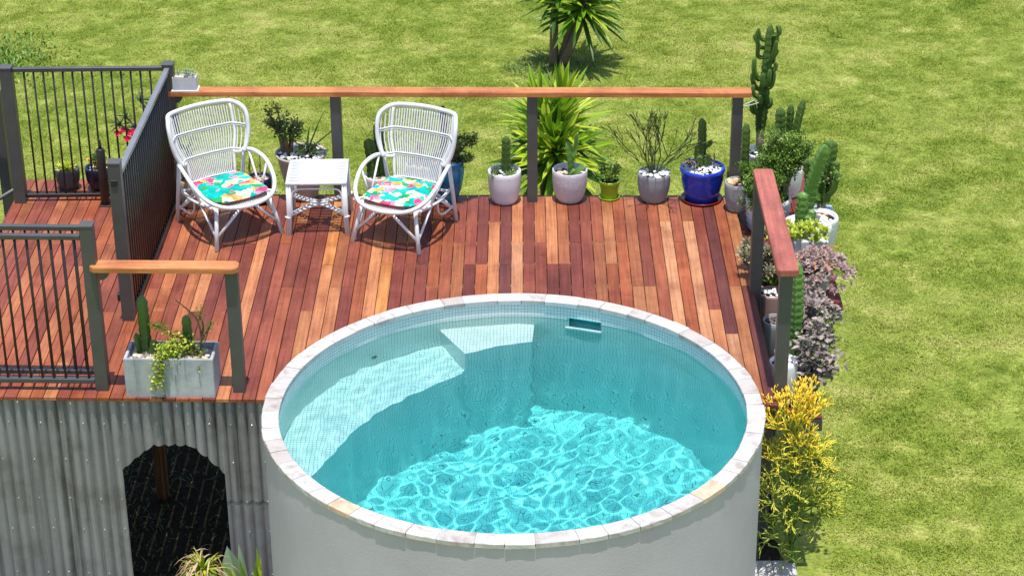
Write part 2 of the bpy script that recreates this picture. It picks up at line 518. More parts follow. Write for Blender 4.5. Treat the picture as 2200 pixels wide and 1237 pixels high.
def cement():
    m, nt, b = base_mat('streaked_cement', .8, .25)
    v = coords(nt, (1, 1, 1)); vs = coords(nt, (14, 14, .7))
    a = noise_n(nt, v, 5, 6, .65); s = noise_n(nt, vs, 1, 4, .6)
    r = ramp(nt, [(.3, (.27, .28, .29)), (.6, (.42, .43, .44)), (.8, (.5, .51, .52))])
    nt.links.new(a.outputs[0], r.inputs[0])
    r2 = ramp(nt, [(.34, (.6, .61, .63)), (.46, (1, 1, 1)), (.66, (1.1, 1.1, 1.1))])
    nt.links.new(s.outputs[0], r2.inputs[0])
    c = mix(nt, 1, r.outputs[0], r2.outputs[0], 'MULTIPLY')
    nt.links.new(c, b.inputs['Base Color'])
    n2 = noise_n(nt, v, 60, 4); bump(nt, b, n2.outputs[0], .3, .004)
    return m
M_CEMENT = cement()

def lawn_mat(name, dark=False):
    m, nt, b = base_mat(name, .75, .2)
    ge = nt.nodes.new('ShaderNodeNewGeometry')
    mp = nt.nodes.new('ShaderNodeMapping'); nt.links.new(ge.outputs['Position'], mp.inputs[0])
    mp.inputs['Scale'].default_value = (.85, .95, 1)
    n1 = noise_n(nt, mp.outputs[0], .55, 4, .6, .4)
    n2 = noise_n(nt, mp.outputs[0], 2.2, 4, .65)
    n3 = noise_n(nt, mp.outputs[0], 30, 3, .7)
    if dark:
        r = ramp(nt, [(.3, (.12, .16, .022)), (.5, (.22, .27, .045)), (.68, (.34, .34, .1))])
        nt.links.new(n2.outputs[0], r.inputs[0])
        r3 = ramp(nt, [(.3, (.55, .55, .5)), (.65, (1.3, 1.3, 1.2))])
        nt.links.new(n3.outputs[0], r3.inputs[0])
        c = mix(nt, 1, r.outputs[0], r3.outputs[0], 'MULTIPLY')
        nt.links.new(c, b.inputs['Base Color'])
        bump(nt, b, n3.outputs[0], .6, .03)
        return m
    # blades: lush green to sun-bleached straw, in broad patches with per-blade variety
    ad = nt.nodes.new('ShaderNodeMath'); ad.operation = 'ADD'
    nt.links.new(n1.outputs[0], ad.inputs[0]); nt.links.new(n2.outputs[0], ad.inputs[1])
    ad2 = nt.nodes.new('ShaderNodeMath'); ad2.operation = 'MULTIPLY_ADD'
    nt.links.new(ge.outputs['Random Per Island'], ad2.inputs[0]); ad2.inputs[1].default_value = .42
    nt.links.new(ad.outputs[0], ad2.inputs[2])
    sc = nt.nodes.new('ShaderNodeMath'); sc.operation = 'MULTIPLY'; sc.inputs[1].default_value = .6
    nt.links.new(ad2.outputs[0], sc.inputs[0])
    r = ramp(nt, [(.48, (.13, .22, .016)), (.62, (.235, .315, .034)), (.76, (.355, .405, .075)), (.90, (.50, .51, .16)), (1.0, (.57, .54, .24))])
    nt.links.new(sc.outputs[0], r.inputs[0])
    nt.links.new(r.outputs[0], b.inputs['Base Color'])
    tr = nt.nodes.new('ShaderNodeBsdfTranslucent'); nt.links.new(r.outputs[0], tr.inputs[0])
    mx = nt.nodes.new('ShaderNodeMixShader'); mx.inputs[0].default_value = .3
    nt.links.new(b.outputs[0], mx.inputs[1]); nt.links.new(tr.outputs[0], mx.inputs[2])
    nt.links.new(mx.outputs[0], nt.nodes['Material Output'].inputs[0])
    return m
M_LAWN = lawn_mat('lawn_soil', True)
M_GRASS = lawn_mat('grass_blade')

# ------------------------------------------------------------------ ground
mb = MB()
mb.add([(-300, -300, GROUND), (300, -300, GROUND), (300, 600, GROUND), (-300, 600, GROUND)], [(0, 1, 2, 3)])
lawn = mb.build('lawn', M_LAWN); lawn['kind'] = 'structure'
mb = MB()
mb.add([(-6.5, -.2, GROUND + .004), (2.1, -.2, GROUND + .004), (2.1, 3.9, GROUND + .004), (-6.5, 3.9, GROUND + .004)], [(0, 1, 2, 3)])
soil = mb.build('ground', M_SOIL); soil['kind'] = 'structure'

def grass_tuft(seed, n, L, wd):
    q = random.Random(seed); t = MB()
    for i in range(n):
        a = q.uniform(0, 2 * PI); rr = .085 * math.sqrt(q.random())
        p = (rr * math.cos(a), rr * math.sin(a), -.005)
        b = q.uniform(0, 2 * PI); tilt = q.uniform(.35, 1.15)
        d = (math.cos(b) * math.sin(tilt), math.sin(b) * math.sin(tilt), math.cos(tilt))
        t.leaf(p, d, L * q.uniform(.55, 1.15), wd * q.uniform(.7, 1.2), fold=.2, bend=q.uniform(.05, .45), seg=2)
    me = bpy.data.meshes.new('grass_tuft')
    me.from_pydata([tuple(p) for p in t.v], [], t.f); me.materials.append(M_GRASS)
    return bpy.data.objects.new('grass_tuft', me)

def scatter(name, rects, tufts, density, seed, smin, smax, label=None):
    m = MB()
    for (x0, y0, x1, y1) in rects:
        nx = max(1, int((x1 - x0))); ny = max(1, int((y1 - y0)))
        for i in range(nx):
            for j in range(ny):
                a, b = x0 + (x1 - x0) * i / nx, x0 + (x1 - x0) * (i + 1) / nx
                c, d = y0 + (y1 - y0) * j / ny, y0 + (y1 - y0) * (j + 1) / ny
                m.add([(a, c, GROUND + .003), (b, c, GROUND + .003), (b, d, GROUND + .003), (a, d, GROUND + .003)], [(0, 1, 2, 3)])
    o = m.build(name, M_LAWN)
    o['kind'] = 'stuff'
    tree = bpy.data.node_groups.new(name + '_nodes', 'GeometryNodeTree')
    tree.interface.new_socket('Geometry', in_out='INPUT', socket_type='NodeSocketGeometry')
    tree.interface.new_socket('Geometry', in_out='OUTPUT', socket_type='NodeSocketGeometry')
    N = tree.nodes; Lk = tree.links
    gi = N.new('NodeGroupInput'); go = N.new('NodeGroupOutput'); jn = N.new('GeometryNodeJoinGeometry')
    for k, tf in enumerate(tufts):
        dp = N.new('GeometryNodeDistributePointsOnFaces')
        dp.inputs['Density'].default_value = density / len(tufts); dp.inputs['Seed'].default_value = seed + k
        oi = N.new('GeometryNodeObjectInfo'); oi.inputs['Object'].default_value = tf; oi.inputs['As Instance'].default_value = True
        rv = N.new('FunctionNodeRandomValue'); rv.data_type = 'FLOAT_VECTOR'
        rv.inputs[0].default_value = (-.12, -.12, 0); rv.inputs[1].default_value = (.12, .12, 6.283)
        rs = N.new('FunctionNodeRandomValue'); rs.data_type = 'FLOAT'
        rs.inputs[2].default_value = smin; rs.inputs[3].default_value = smax
        # lusher, longer tufts in patches
        nz = N.new('ShaderNodeTexNoise'); nz.inputs['Scale'].default_value = .9; nz.inputs['Detail'].default_value = 3
        ps = N.new('GeometryNodeInputPosition'); Lk.new(ps.outputs[0], nz.inputs['Vector'])
        mr = N.new('ShaderNodeMapRange'); mr.inputs[1].default_value = .35; mr.inputs[2].default_value = .68
        mr.inputs[3].default_value = .8; mr.inputs[4].default_value = 1.3
        Lk.new(nz.outputs[0], mr.inputs[0])
        mu = N.new('ShaderNodeMath'); mu.operation = 'MULTIPLY'
        Lk.new(rs.outputs[1], mu.inputs[0]); Lk.new(mr.outputs[0], mu.inputs[1])
        ip = N.new('GeometryNodeInstanceOnPoints')
        Lk.new(gi.outputs[0], dp.inputs['Mesh']); Lk.new(dp.outputs['Points'], ip.inputs['Points'])
        Lk.new(oi.outputs['Geometry'], ip.inputs['Instance'])
        Lk.new(rv.outputs[0], ip.inputs['Rotation']); Lk.new(mu.outputs[0], ip.inputs['Scale'])
        Lk.new(ip.outputs[0], jn.inputs[0])
    Lk.new(jn.outputs[0], go.inputs[0])
    md = o.modifiers.new('scatter', 'NODES'); md.node_group = tree
    return o

tufts = [grass_tuft(s, 30, .047, .0062) for s in (1, 2, 3)]
grass = scatter('grass', [(-10, 3.98, 10, 16.5), (2.45, -4, 8, 3.98), (-8, 1.5, -4.45, 3.98)], tufts, 215, 11, .75, 1.2)
grass['label'] = 'mown green and straw coloured lawn grass around the deck'

# ------------------------------------------------------------------ deck
PITCH = .095
def y_front(x): return .248 - .0303 * (x + 3.657)
def y_back(x): return (4.12 if x < -2.98 else 3.785 - .017 * (x + 2.085))
PAL = [(.185, .046, .026), (.145, .034, .022), (.225, .062, .029), (.27, .088, .036), (.33, .125, .052), (.115, .031, .025), (.38, .145, .042), (.25, .066, .025), (.35, .155, .075)]
deck = thing('deck', 'raised hardwood deck of long red brown boards around the round pool', 'deck', (0, 0, 0))
JOISTS = [.36 + .405 * i for i in range(10)]
def deck_board(x0, x1, ya0, ya1, yb0, yb1, tone):
    m = MB(); c = .003; h = .024
    def prof(y0, y1):
        return [(x0, y0, -h), (x0, y0, -c), (x0 + c, y0 + (y1 - y0) * .03, 0), (x1 - c, y1 - (y1 - y0) * .03, 0), (x1, y1, -c), (x1, y1, -h)]
    a = prof(ya0, ya1); b = prof(yb0, yb1)
    cx, cy = (x0 + x1) / 2, (ya0 + yb0) / 2
    vs = [(p[0] - cx, p[1] - cy, p[2]) for p in a + b]
    fs = [(0, 1, 7, 6), (1, 2, 8, 7), (2, 3, 9, 8), (3, 4, 10, 9), (4, 5, 11, 10), (5, 0, 6, 11), (5, 4, 3, 2, 1, 0), (6, 7, 8, 9, 10, 11)]
    m.add(vs, fs)
    o = m.build('board', M_DECK, deck, loc=(cx, cy, rnd.uniform(-.0012, .0012)))
    o.color = (*tone, 1)
    return o
def tone_at(x, y):
    r = rnd.random()
    if x < -1.6:      # the sheltered end has weathered to a more even red brown
        k = [0, 0, 2, 2, 3, 7, 7, 1, 4][int(r * 9)]
    elif x < .65:
        k = [0, 1, 1, 5, 2, 3, 4, 0, 6, 7, 8, 1][int(r * 12)]
    else:
        k = [0, 2, 3, 4, 4, 8, 2, 3, 7, 8, 5, 7][int(r * 12)]
    c = PAL[k]; j = rnd.uniform(.85, 1.15)
    return tuple(min(.8, v * j * 1.16) for v in c)
for k in range(-41, 24):
    x0 = -.404 + PITCH * k + .0022; x1 = x0 + PITCH - .0044
    def start(x):
        y = y_front(x)
        if abs(x) < 1.725:
            y = max(y, math.sqrt(1.725 ** 2 - x * x))
        return y
    s0, s1 = start(x0), start(x1)
    e0, e1 = y_back(x0), y_back(x1)
    if abs(e0 - e1) > .05:
        e1 = e0
    ys = [j for j in JOISTS if max(s0, s1) + .35 < j < e0 - .3]
    cuts = []
    if ys:
        n = 1 if len(ys) < 5 else rnd.choice([1, 1, 2])
        pick = sorted(rnd.sample(ys, min(n, len(ys))))
        if len(pick) == 2 and pick[1] - pick[0] < .9:
            pick = pick[:1]
        cuts = pick
    a = (s0, s1)
    for cpos in cuts:
        deck_board(x0, x1, a[0], a[1], cpos - .0012, cpos - .0012, tone_at(x0, a[0]))
        a = (cpos + .0012, cpos + .0012)
    deck_board(x0, x1, a[0], a[1], e0, e1, tone_at(x0, 3))
for j in JOISTS:
    m = MB(); xr = 1.86; xl = -4.27
    if j > 3.75: xr = -3.0
    if j < 1.7:
        xr2 = -math.sqrt(1.77 ** 2 - j * j)
        m.box(xl, j - .022, -.17, xr2, j + .022, -.0255)
        m.build('joist', M_BEAM, deck)
        m = MB()
        xs = math.sqrt(1.77 ** 2 - j * j)
        if xs < 1.84:
            m.box(xs, j - .022, -.17, 1.84, j + .022, -.0255); m.build('joist', M_BEAM, deck)
        continue
    m.box(xl, j - .022, -.17, xr, j + .022, -.0255)
    m.build('joist', M_BEAM, deck)
for x in (-4.2, -2.9, -1.0, .6, 1.8):
    for y in ((.62, 1.95, 3.5) if x < -4 or x > 1.7 else (1.95, 3.5)):
        m = MB(); m.box(x - .045, y - .045, GROUND, x + .045, y + .045, -.172, .003)
        m.build('support_post', M_GREYP if x > 1.7 else M_BEAM, deck)
m = MB(); m.box(-4.27, 3.70, -.17, 1.85, 3.735, -.0255); m.build('bearer', M_GREYP, deck)
m = MB(); m.box(1.845, .12, -.19, 1.875, 3.69, -.0255); m.build('bearer', M_GREYP, deck)

# ------------------------------------------------------------------ round pool
R_OUT, R_IN = 1.742, 1.643
WATER_Z = -.088
POOL_D = 1.62          # depth below water
pool = thing('plunge_pool', 'round raised plunge pool with grey rendered wall and pale stone coping', 'pool', (0, 0, 0))
def ring_pts(R, z, n=160): return [(R * math.cos(2 * PI * i / n), R * math.sin(2 * PI * i / n), z) for i in range(n)]
m = MB(); n = 160
m.add(ring_pts(R_OUT, .020) + ring_pts(R_OUT, GROUND), [(i, n + i, n + (i + 1) % n, (i + 1) % n) for i in range(n)])
m.add(ring_pts(R_OUT, .020) + ring_pts(R_IN + .004, .020), [(i, (i + 1) % n, n + (i + 1) % n, n + i) for i in range(n)])
m.build('wall', M_RENDER, pool, True)

def uv_mesh(name, vs, fs, uvs, mat, parent, smooth=False):
    me = bpy.data.meshes.new(name); me.from_pydata(vs, [], fs); me.materials.append(mat)
    ul = me.uv_layers.new(name='UVMap'); k = 0
    for f in uvs:
        for uv in f:
            ul.data[k].uv = uv; k += 1
    if smooth: me.shade_smooth()
    o = bpy.data.objects.new(name, me); link(o, parent)
    o.cycles.is_caustics_receiver = True
    return o
# skimmer mouth position on the wall
SK0, SK1 = math.atan2(1.588, .418), math.atan2(1.50, .655)     # angles (left, right end)
n = 240; vs = []; fs = []; uvs = []
zr = [.020, WATER_Z + .012, WATER_Z - .135, WATER_Z - POOL_D]
def in_sk(a): return SK1 < a < SK0
for i in range(n):
    a0, a1 = 2 * PI * i / n, 2 * PI * (i + 1) / n
    for r in range(3):
        if r == 1 and in_sk((a0 + a1) / 2):
            continue
        b = len(vs)
        for (a, z) in ((a0, zr[r]), (a0, zr[r + 1]), (a1, zr[r + 1]), (a1, zr[r])):
            vs.append((R_IN * math.cos(a), R_IN * math.sin(a), z))
        fs.append((b + 3, b + 2, b + 1, b))
        uvs.append([(a1 * R_IN, zr[r]), (a1 * R_IN, zr[r + 1]), (a0 * R_IN, zr[r + 1]), (a0 * R_IN, zr[r])])
uv_mesh('tile_lining', vs, fs, uvs, M_TILE, pool)
vs = ring_pts(R_IN + .002, WATER_Z - POOL_D + .001, n)
uv_mesh('floor', vs, [tuple(range(n))], [[(v[0], v[1]) for v in vs]], M_TILE, pool)
# prism helper for bench and step
def prism(name, poly, zt, zb):
    vs = [(x, y, zt) for x, y in poly] + [(x, y, zb) for x, y in poly]
    k = len(poly); fs = [tuple(range(k))]; uvs = [[(x, y) for x, y in poly]]
    u = 0
    for i in range(k):
        j = (i + 1) % k; L = math.dist(poly[i], poly[j])
        fs.append((j, i, k + i, k + j)); uvs.append([(u + L, zt), (u, zt), (u, zb), (u + L, zb)]); u += L
    return uv_mesh(name, vs, fs, uvs, M_TILE, pool)
def arc(a0, a1, k, R=R_IN + .002): return [(R * math.cos(a0 + (a1 - a0) * i / k), R * math.sin(a0 + (a1 - a0) * i / k)) for i in range(k + 1)]
FLOOR_Z = WATER_Z - POOL_D
ST0, ST1 = math.atan2(1.543, -.57), math.atan2(1.638, .154)
step_poly = [(-.365, 1.165), (.142, 1.355)] + arc(ST1, ST0, 8)
step_poly.insert(1, (-.11, 1.285))
prism('entry_step', step_poly, WATER_Z - .148, FLOOR_Z + .002)
BE0 = math.atan2(1.56, -.50); BE1 = math.radians(212)
inner = [(-1.46, -.62), (-1.405, -.36), (-1.30, -.08), (-1.155, .27), (-1.0, .52), (-.80, .76), (-.60, .94), (-.385, 1.095), (-.36, 1.18), (-.40, 1.30)]
bench_poly = inner + arc(BE0, BE1, 30)
prism('bench_seat', bench_poly, WATER_Z - .445, FLOOR_Z + .002)
# skimmer: recessed box with a flap
sk = MB()
aL, aR = SK0 + .006, SK1 - .006
def cyl(R, a, z): return (R * math.cos(a), R * math.sin(a), z)
zt, zb = zr[1] + .004, zr[2] - .004
for (A, B) in (((aL, zt), (aR, zt)), ((aR, zb), (aL, zb)), ((aL, zb), (aL, zt)), ((aR, zt), (aR, zb))):
    sk.add([cyl(R_IN - .003, *A), cyl(R_IN - .003, *B), cyl(R_IN + .09, *B), cyl(R_IN + .09, *A)], [(0, 1, 2, 3)])
sk.add([cyl(R_IN + .09, aL, zt), cyl(R_IN + .09, aR, zt), cyl(R_IN + .09, aR, zb), cyl(R_IN + .09, aL, zb)], [(0, 1, 2, 3)])
skim = sk.build('skimmer', mottled('skimmer_throat', (.08, .42, .42), (.1, .48, .48), 5, .4), pool)
skim.cycles.is_caustics_receiver = True
fr = MB()
for (a0, a1, z0, z1) in ((aL + .006, aR - .006, zb - .02, zb + .006),):
    fr.add([cyl(R_IN - .016, a0, z1), cyl(R_IN - .016, a1, z1), cyl(R_IN - .016, a1, z0), cyl(R_IN - .016, a0, z0), cyl(R_IN + .01, a0, z1), cyl(R_IN + .01, a1, z1)], [(3, 2, 1, 0), (4, 0, 1, 5)])
fr_o = fr.build('skimmer_frame', mottled('white_plastic_trim', (.78, .79, .78), (.82, .82, .82), 5, .4), skim); fr_o.cycles.is_caustics_receiver = True
for (px, py, z) in ((-1.063, 1.255, -.39), (-.08, 1.642, -.62)):
    a = math.atan2(py, px); j = MB(); rr = .028
    for q in range(2):
        R0 = rr * (1 - .45 * q)
        ring = []
        for i in range(14):
            th = 2 * PI * i / 14
            t = R0 * math.cos(th); h = R0 * math.sin(th)
            ring.append((R_IN * math.cos(a) - (.004 + .004 * q) * math.cos(a) - t * math.sin(a), R_IN * math.sin(a) - (.004 + .004 * q) * math.sin(a) + t * math.cos(a), z + h))
        j.cur = q
        j.add(ring, [tuple(range(14))])
    jo = j.build('return_jet', [M_P_GREY, M_P_NAVY], pool); jo.cycles.is_caustics_receiver = True
# coping stones
q = random.Random(31)
ang = [0.0]
while ang[-1] < 2 * PI - .09:
    ang.append(ang[-1] + q.choice([.095, .11, .118, .128, .14, .16]))
ang[-1] = 2 * PI
CH = .056
for i in range(len(ang) - 1):
    a0, a1 = ang[i] + .0012, ang[i + 1] - .0012
    ro = 1.752 + q.uniform(-.004, .006); ri = R_IN - .012 + q.uniform(-.003, .003); zt = CH + q.uniform(-.0015, .0015)
    am = (a0 + a1) / 2; bx, by = 1.695 * math.cos(am), 1.695 * math.sin(am)
    k = 4; c = .004; vs = []; fs = []
    prof = [(ri, .021), (ri, zt - c), (ri + c, zt), (ro - c, zt), (ro, zt - c), (ro, .021)]
    for s in range(k + 1):
        a = a0 + (a1 - a0) * s / k
        for pi, (r, z) in enumerate(prof):
            jr = q.uniform(-.0018, .0018) if pi in (4, 5) else 0
            vs.append(((r + jr) * math.cos(a) - bx, (r + jr) * math.sin(a) - by, z))
    for s in range(k):
        for p in range(6):
            fs.append((s * 6 + p, (s + 1) * 6 + p, (s + 1) * 6 + (p + 1) % 6, s * 6 + (p + 1) % 6))
    fs += [tuple(range(5, -1, -1)), tuple(k * 6 + p for p in range(6))]
    m = MB(); m.add(vs, fs)
    m.build('coping_stone', M_STONE, pool, loc=(bx, by, 0))
# grout bed under the stones
m = MB(); n = 160
m.add(ring_pts(1.742, CH - .006) + ring_pts(R_IN - .006, CH - .006), [(i, (i + 1) % n, n + (i + 1) % n, n + i) for i in range(n)])
m.build('grout', mottled('coping_grout', (.4, .37, .34), (.5, .47, .44), 20, .9), pool)

# ------------------------------------------------------------------ water
WAVES = []
q = random.Random(5)
for lam, amp in ((.66, .0016), (.50, .0011), (.40, .0007), (.33, .0004), (.27, .0002)):
    for _ in range(3):
        th = q.uniform(0, 2 * PI); kk = 2 * PI / (lam * q.uniform(.9, 1.1))
        WAVES.append((kk * math.cos(th), kk * math.sin(th), q.uniform(0, 6.28), amp * q.uniform(.7, 1.2)))
for lam, amp in ((.14, .00026), (.1, .00015)):
    for _ in range(5):
        th = q.uniform(0, 2 * PI); kk = 2 * PI / (lam * q.uniform(.85, 1.15))
        WAVES.append((kk * math.cos(th), kk * math.sin(th), q.uniform(0, 6.28), amp))
def wave(x, y):
    # warp so that the swell does not look like straight wave fronts
    wx = x + .10 * math.sin(2.1 * y + .7) ; wy = y + .10 * math.sin(1.9 * x + 2.1)
    return sum(a * math.sin(kx * wx + ky * wy + p) for kx, ky, p, a in WAVES)
m = MB(); NR, NA = 110, 360; RW = R_IN + .03
vs = [(0, 0, WATER_Z + wave(0, 0))]; fs = []
for r in range(1, NR + 1):
    R = RW * r / NR
    for a in range(NA):
        x, y = R * math.cos(2 * PI * a / NA), R * math.sin(2 * PI * a / NA)
        vs.append((x, y, WATER_Z + wave(x, y)))
for a in range(NA):
    fs.append((0, 1 + a, 1 + (a + 1) % NA))
for r in range(NR - 1):
    p = 1 + r * NA; s = p + NA
    for a in range(NA):
        fs.append((p + a, s + a, s + (a + 1) % NA, p + (a + 1) % NA))
b = len(vs); p = 1 + (NR - 1) * NA
vs += [(RW * math.cos(2 * PI * a / NA), RW * math.sin(2 * PI * a / NA), FLOOR_Z - .08) for a in range(NA)]
for a in range(NA):
    fs.append((p + a, b + a, b + (a + 1) % NA, p + (a + 1) % NA))
fs.append(tuple(b + a for a in reversed(range(NA))))
wm = bpy.data.materials.new('pool_water'); wm.use_nodes = True
t = wm.node_tree; t.nodes.clear()
o_ = t.nodes.new('ShaderNodeOutputMaterial'); gl = t.nodes.new('ShaderNodeBsdfGlass')
gl.inputs['IOR'].default_value = 1.333; gl.inputs['Roughness'].default_value = 0
t.links.new(gl.outputs[0], o_.inputs[0])
m.add(vs, fs)
water = m.build('water', wm, smooth=True); water['kind'] = 'structure'
water['label'] = 'clear rippled turquoise water in the round pool'
water.cycles.is_caustics_caster = True
# the tint of the water: what its depth absorbs
tm = bpy.data.materials.new('water_absorption'); tm.use_nodes = True
t = tm.node_tree; t.nodes.clear()
o_ = t.nodes.new('ShaderNodeOutputMaterial'); va = t.nodes.new('ShaderNodeVolumeAbsorption')
va.inputs['Color'].default_value = (.0, .95, .985, 1); va.inputs['Density'].default_value = .80
t.links.new(va.outputs[0], o_.inputs[1])
m = MB(); n = 96; zt = WATER_Z + .022
m.add(ring_pts(RW + .005, zt, n) + ring_pts(RW + .005, FLOOR_Z - .06, n),
      [(i, n + i, n + (i + 1) % n, (i + 1) % n) for i in range(n)] + [tuple(range(n)), tuple(reversed(range(n, 2 * n)))])
m.build('water_depth', tm, water)

# ------------------------------------------------------------------ corrugated iron wall below the deck front
corr = thing('corrugated_wall', 'weathered corrugated iron wall with arched opening below the deck', 'wall', (0, 0, 0))
ARCH = [(-2.835, -.61), (-2.72, -.50), (-2.60, -.405), (-2.46, -.395), (-2.32, -.40), (-2.205, -.505), (-2.09, -.63)]
def arch_z(x):
    if x <= ARCH[0][0] or x >= ARCH[-1][0]:
        return None
    for (xa, za), (xb, zb) in zip(ARCH, ARCH[1:]):
        if xa <= x <= xb:
            return za + (zb - za) * (x - xa) / (xb - xa)
CW = .0762
def corr_y(x): return y_front(x) + .035 - .019 * (2 * abs(math.sin(PI * x / CW)) ** .6 - 1)
def sheet(x0, x1, zt, zb, dy=0.0):
    m = MB(); k = int(round((x1 - x0) / CW * 14)); vs = []; fs = []
    cols = [x0 + (x1 - x0) * i / k for i in range(k + 1)]
    # the cut edges of the opening
    for xe in (ARCH[0][0], ARCH[-1][0]):
        i = min(range(k + 1), key=lambda i: abs(cols[i] - xe))
        if abs(cols[i] - xe) < .01: cols[i] = xe
    for i in range(k):
        xa, xb = cols[i], cols[i + 1]; xm = (xa + xb) / 2
        za = zb_ = zb
        if arch_z(xm) is not None:
            za = max(zb, arch_z(min(max(xa, ARCH[0][0] + 1e-4), ARCH[-1][0] - 1e-4)))
            zb_ = max(zb, arch_z(min(max(xb, ARCH[0][0] + 1e-4), ARCH[-1][0] - 1e-4)))
            if za >= zt or zb_ >= zt: continue
        vs += [(xa, corr_y(xa) + dy, zt), (xb, corr_y(xb) + dy, zt), (xb, corr_y(xb) + dy, zb_), (xa, corr_y(xa) + dy, za)]
        b = len(vs) - 4; fs.append((b + 3, b + 2, b + 1, b))
    m.add(vs, fs)
    me_o = m.build('sheet', M_CORR, corr, True)
    bm = bmesh.new(); bm.from_mesh(me_o.data); bmesh.ops.remove_doubles(bm, verts=bm.verts[:], dist=1e-5); bm.to_mesh(me_o.data); bm.free()
    me_o.data.shade_smooth()
    me_o.data.set_sharp_from_angle(angle=math.radians(38))
    return me_o
sheet(-6.4, -5.0, -.028, GROUND)
sheet(-5.06, -3.215, -.028, GROUND, -.003)
sheet(-3.29, -2.47, -.028, GROUND)
sheet(-2.53, -1.705, -.028, -.86, -.003)
sheet(-2.13, -1.705, -.84, GROUND, .002)
q = random.Random(3)
scr = MB()
for z in (-.065, -.22, -.53, -.86, -1.12, -1.5):
    x = -5.2
    while x < -1.80:
        xs = round(x / CW) * CW + CW * .5
        if arch_z(xs) is None or z > arch_z(xs) + .02:
            pebble(scr, (xs + q.uniform(-.003, .003), corr_y(xs) - .004, z + q.uniform(-.008, .008) - .003 * xs), .006, q, (1, .6, 1))
        x += CW * q.choice([2, 2, 3, 2])
so = scr.build('screw_heads', mottled('zinc_screw', (.6, .6, .6), (.75, .75, .75), 20, .35, .5, metal=.3), corr); so['kind'] = 'stuff'

# ------------------------------------------------------------------ railings
PW = .088
def post(parent, x, y, z0, z1, w=PW, mat=None, name='post', cap=False):
    m = MB(); m.box(-w / 2, -w / 2, z0, w / 2, w / 2, z1, .004)
    o = m.build(name, mat or M_GREYP, parent, loc=(x, y, 0))
    if cap:
        c = MB(); c.box(-w / 2 - .003, -w / 2 - .003, z1 - .012, w / 2 + .003, w / 2 + .003, z1 + .004, .002)
        c.build('post_cap', mat or M_GREYP, o)
    return o
def rail_board(parent, x0, y0, x1, y1, w, zt, th, tone, cut=.018):
    """flat timber handrail between two points, clipped corners at the ends; local Y is the grain"""
    a = Vector((x0, y0)); b = Vector((x1, y1)); L = (b - a).length; ang_ = math.atan2((b - a).y, (b - a).x) - PI / 2
    poly = [(-w / 2 + cut, 0), (w / 2 - cut, 0), (w / 2, cut), (w / 2, L - cut), (w / 2 - cut, L), (-w / 2 + cut, L), (-w / 2, L - cut), (-w / 2, cut)]
    bm = bmesh.new()
    vt = [bm.verts.new((x, y, 0)) for x, y in poly]
    f = bm.faces.new(vt)
    r = bmesh.ops.extrude_face_region(bm, geom=[f])
    for v in r['geom']:
        if isinstance(v, bmesh.types.BMVert): v.co.z -= th
    bmesh.ops.recalc_face_normals(bm, faces=bm.faces[:])
    bmesh.ops.bevel(bm, geom=[e for e in bm.edges if all(abs(v.co.z) < 1e-6 for v in e.verts)], offset=.004, segments=2, affect='EDGES')
    me = bpy.data.meshes.new('rail'); bm.to_mesh(me); bm.free(); me.materials.append(M_RAIL)
    o = bpy.data.objects.new('rail', me); o.location = (x0, y0, zt); o.rotation_euler = (0, 0, ang_); o.color = (*tone, 1)
    return link(o, parent)
def bracket(parent, x, y, z, dx, dy):
    """quarter-round rail bracket on a post, pointing along dx, dy"""
    m = MB(); k = 7; prof = [(0, 0)] + [(.075 * math.cos(i / k * PI / 2), -.075 * math.sin(i / k * PI / 2)) for i in range(k + 1)]
    nx, ny = -dy, dx
    vs = []
    for s in (-.03, .03):
        vs += [(p[0] * dx + s * nx, p[0] * dy + s * ny, p[1]) for p in prof]
    n = len(prof)
    fs = [tuple(range(n)), tuple(reversed(range(n, 2 * n)))] + [(i, n + i, n + (i + 1) % n, (i + 1) % n) for i in range(n)]
    m.add(vs, fs); m.build('bracket', M_GREYP, parent, loc=(x, y, z))

YB = 3.64
back = thing('railing', 'long orange timber handrail on grey posts behind the pot plants', 'railing', (0, YB, 0))
for x in (-1.495, .152, 1.865): post(back, x, 0 - .017 * x, -.18, .965)
rail_board(back, -2.895, .05, 1.975, -.035, .135, 1.005, .04, (.50, .185, .06))
bracket(back, -2.845, .045, .965, 1, 0)
right = thing('railing', 'short dark red handrail on two grey posts beside the cacti', 'railing', (1.88, 0, 0))
post(right, .0, 1.895, -.25, .955, .09); post(right, .02, .30, -.25, .955, .09)
rail_board(right, .024, 1.975, .020, .195, .150, .998, .043, (.36, .105, .075))
fr_ = thing('railing', 'short orange handrail on one grey post above the cement trough', 'railing', (-2.4, .335, 0))
post(fr_, .445, 0, -.03, .965)
rail_board(fr_, -.535, .012, .50, -.018, .14, 1.0, .036, (.56, .21, .07), .03)
bracket(fr_, -.475, .01, .962, 1, 0)

# ------------------------------------------------------------------ pool fence panels
def bars(parent, A, B, zt, zb, pitch, r=.008, off=.05, skip=None):
    A = Vector(A); B = Vector(B); d = (B - A); L = d.length; d.normalize()
    me = None; n = int((L - 2 * off) / pitch) + 1
    for i in range(n):
        p = A + d * (off + i * pitch)
        if me is None:
            m = MB(); m.tube([(0, 0, zb), (0, 0, zt)], r, 8); o = m.build('bar', M_BLACK, parent, True); me = o.data
        else:
            o = link(bpy.data.objects.new('bar', me), parent)
        o.location = (p.x, p.y, 0)
def flat_rail(parent, A, B, z, w, h, mat, name):
    A = Vector(A); B = Vector(B); L = (B - A).length; a = math.atan2((B - A).y, (B - A).x)
    m = MB(); m.box(0, -w / 2, z - h / 2, L, w / 2, z + h / 2, .004)
    o = m.build(name, mat, parent, loc=(A.x, A.y, 0)); o.rotation_euler = (0, 0, a)
    return o
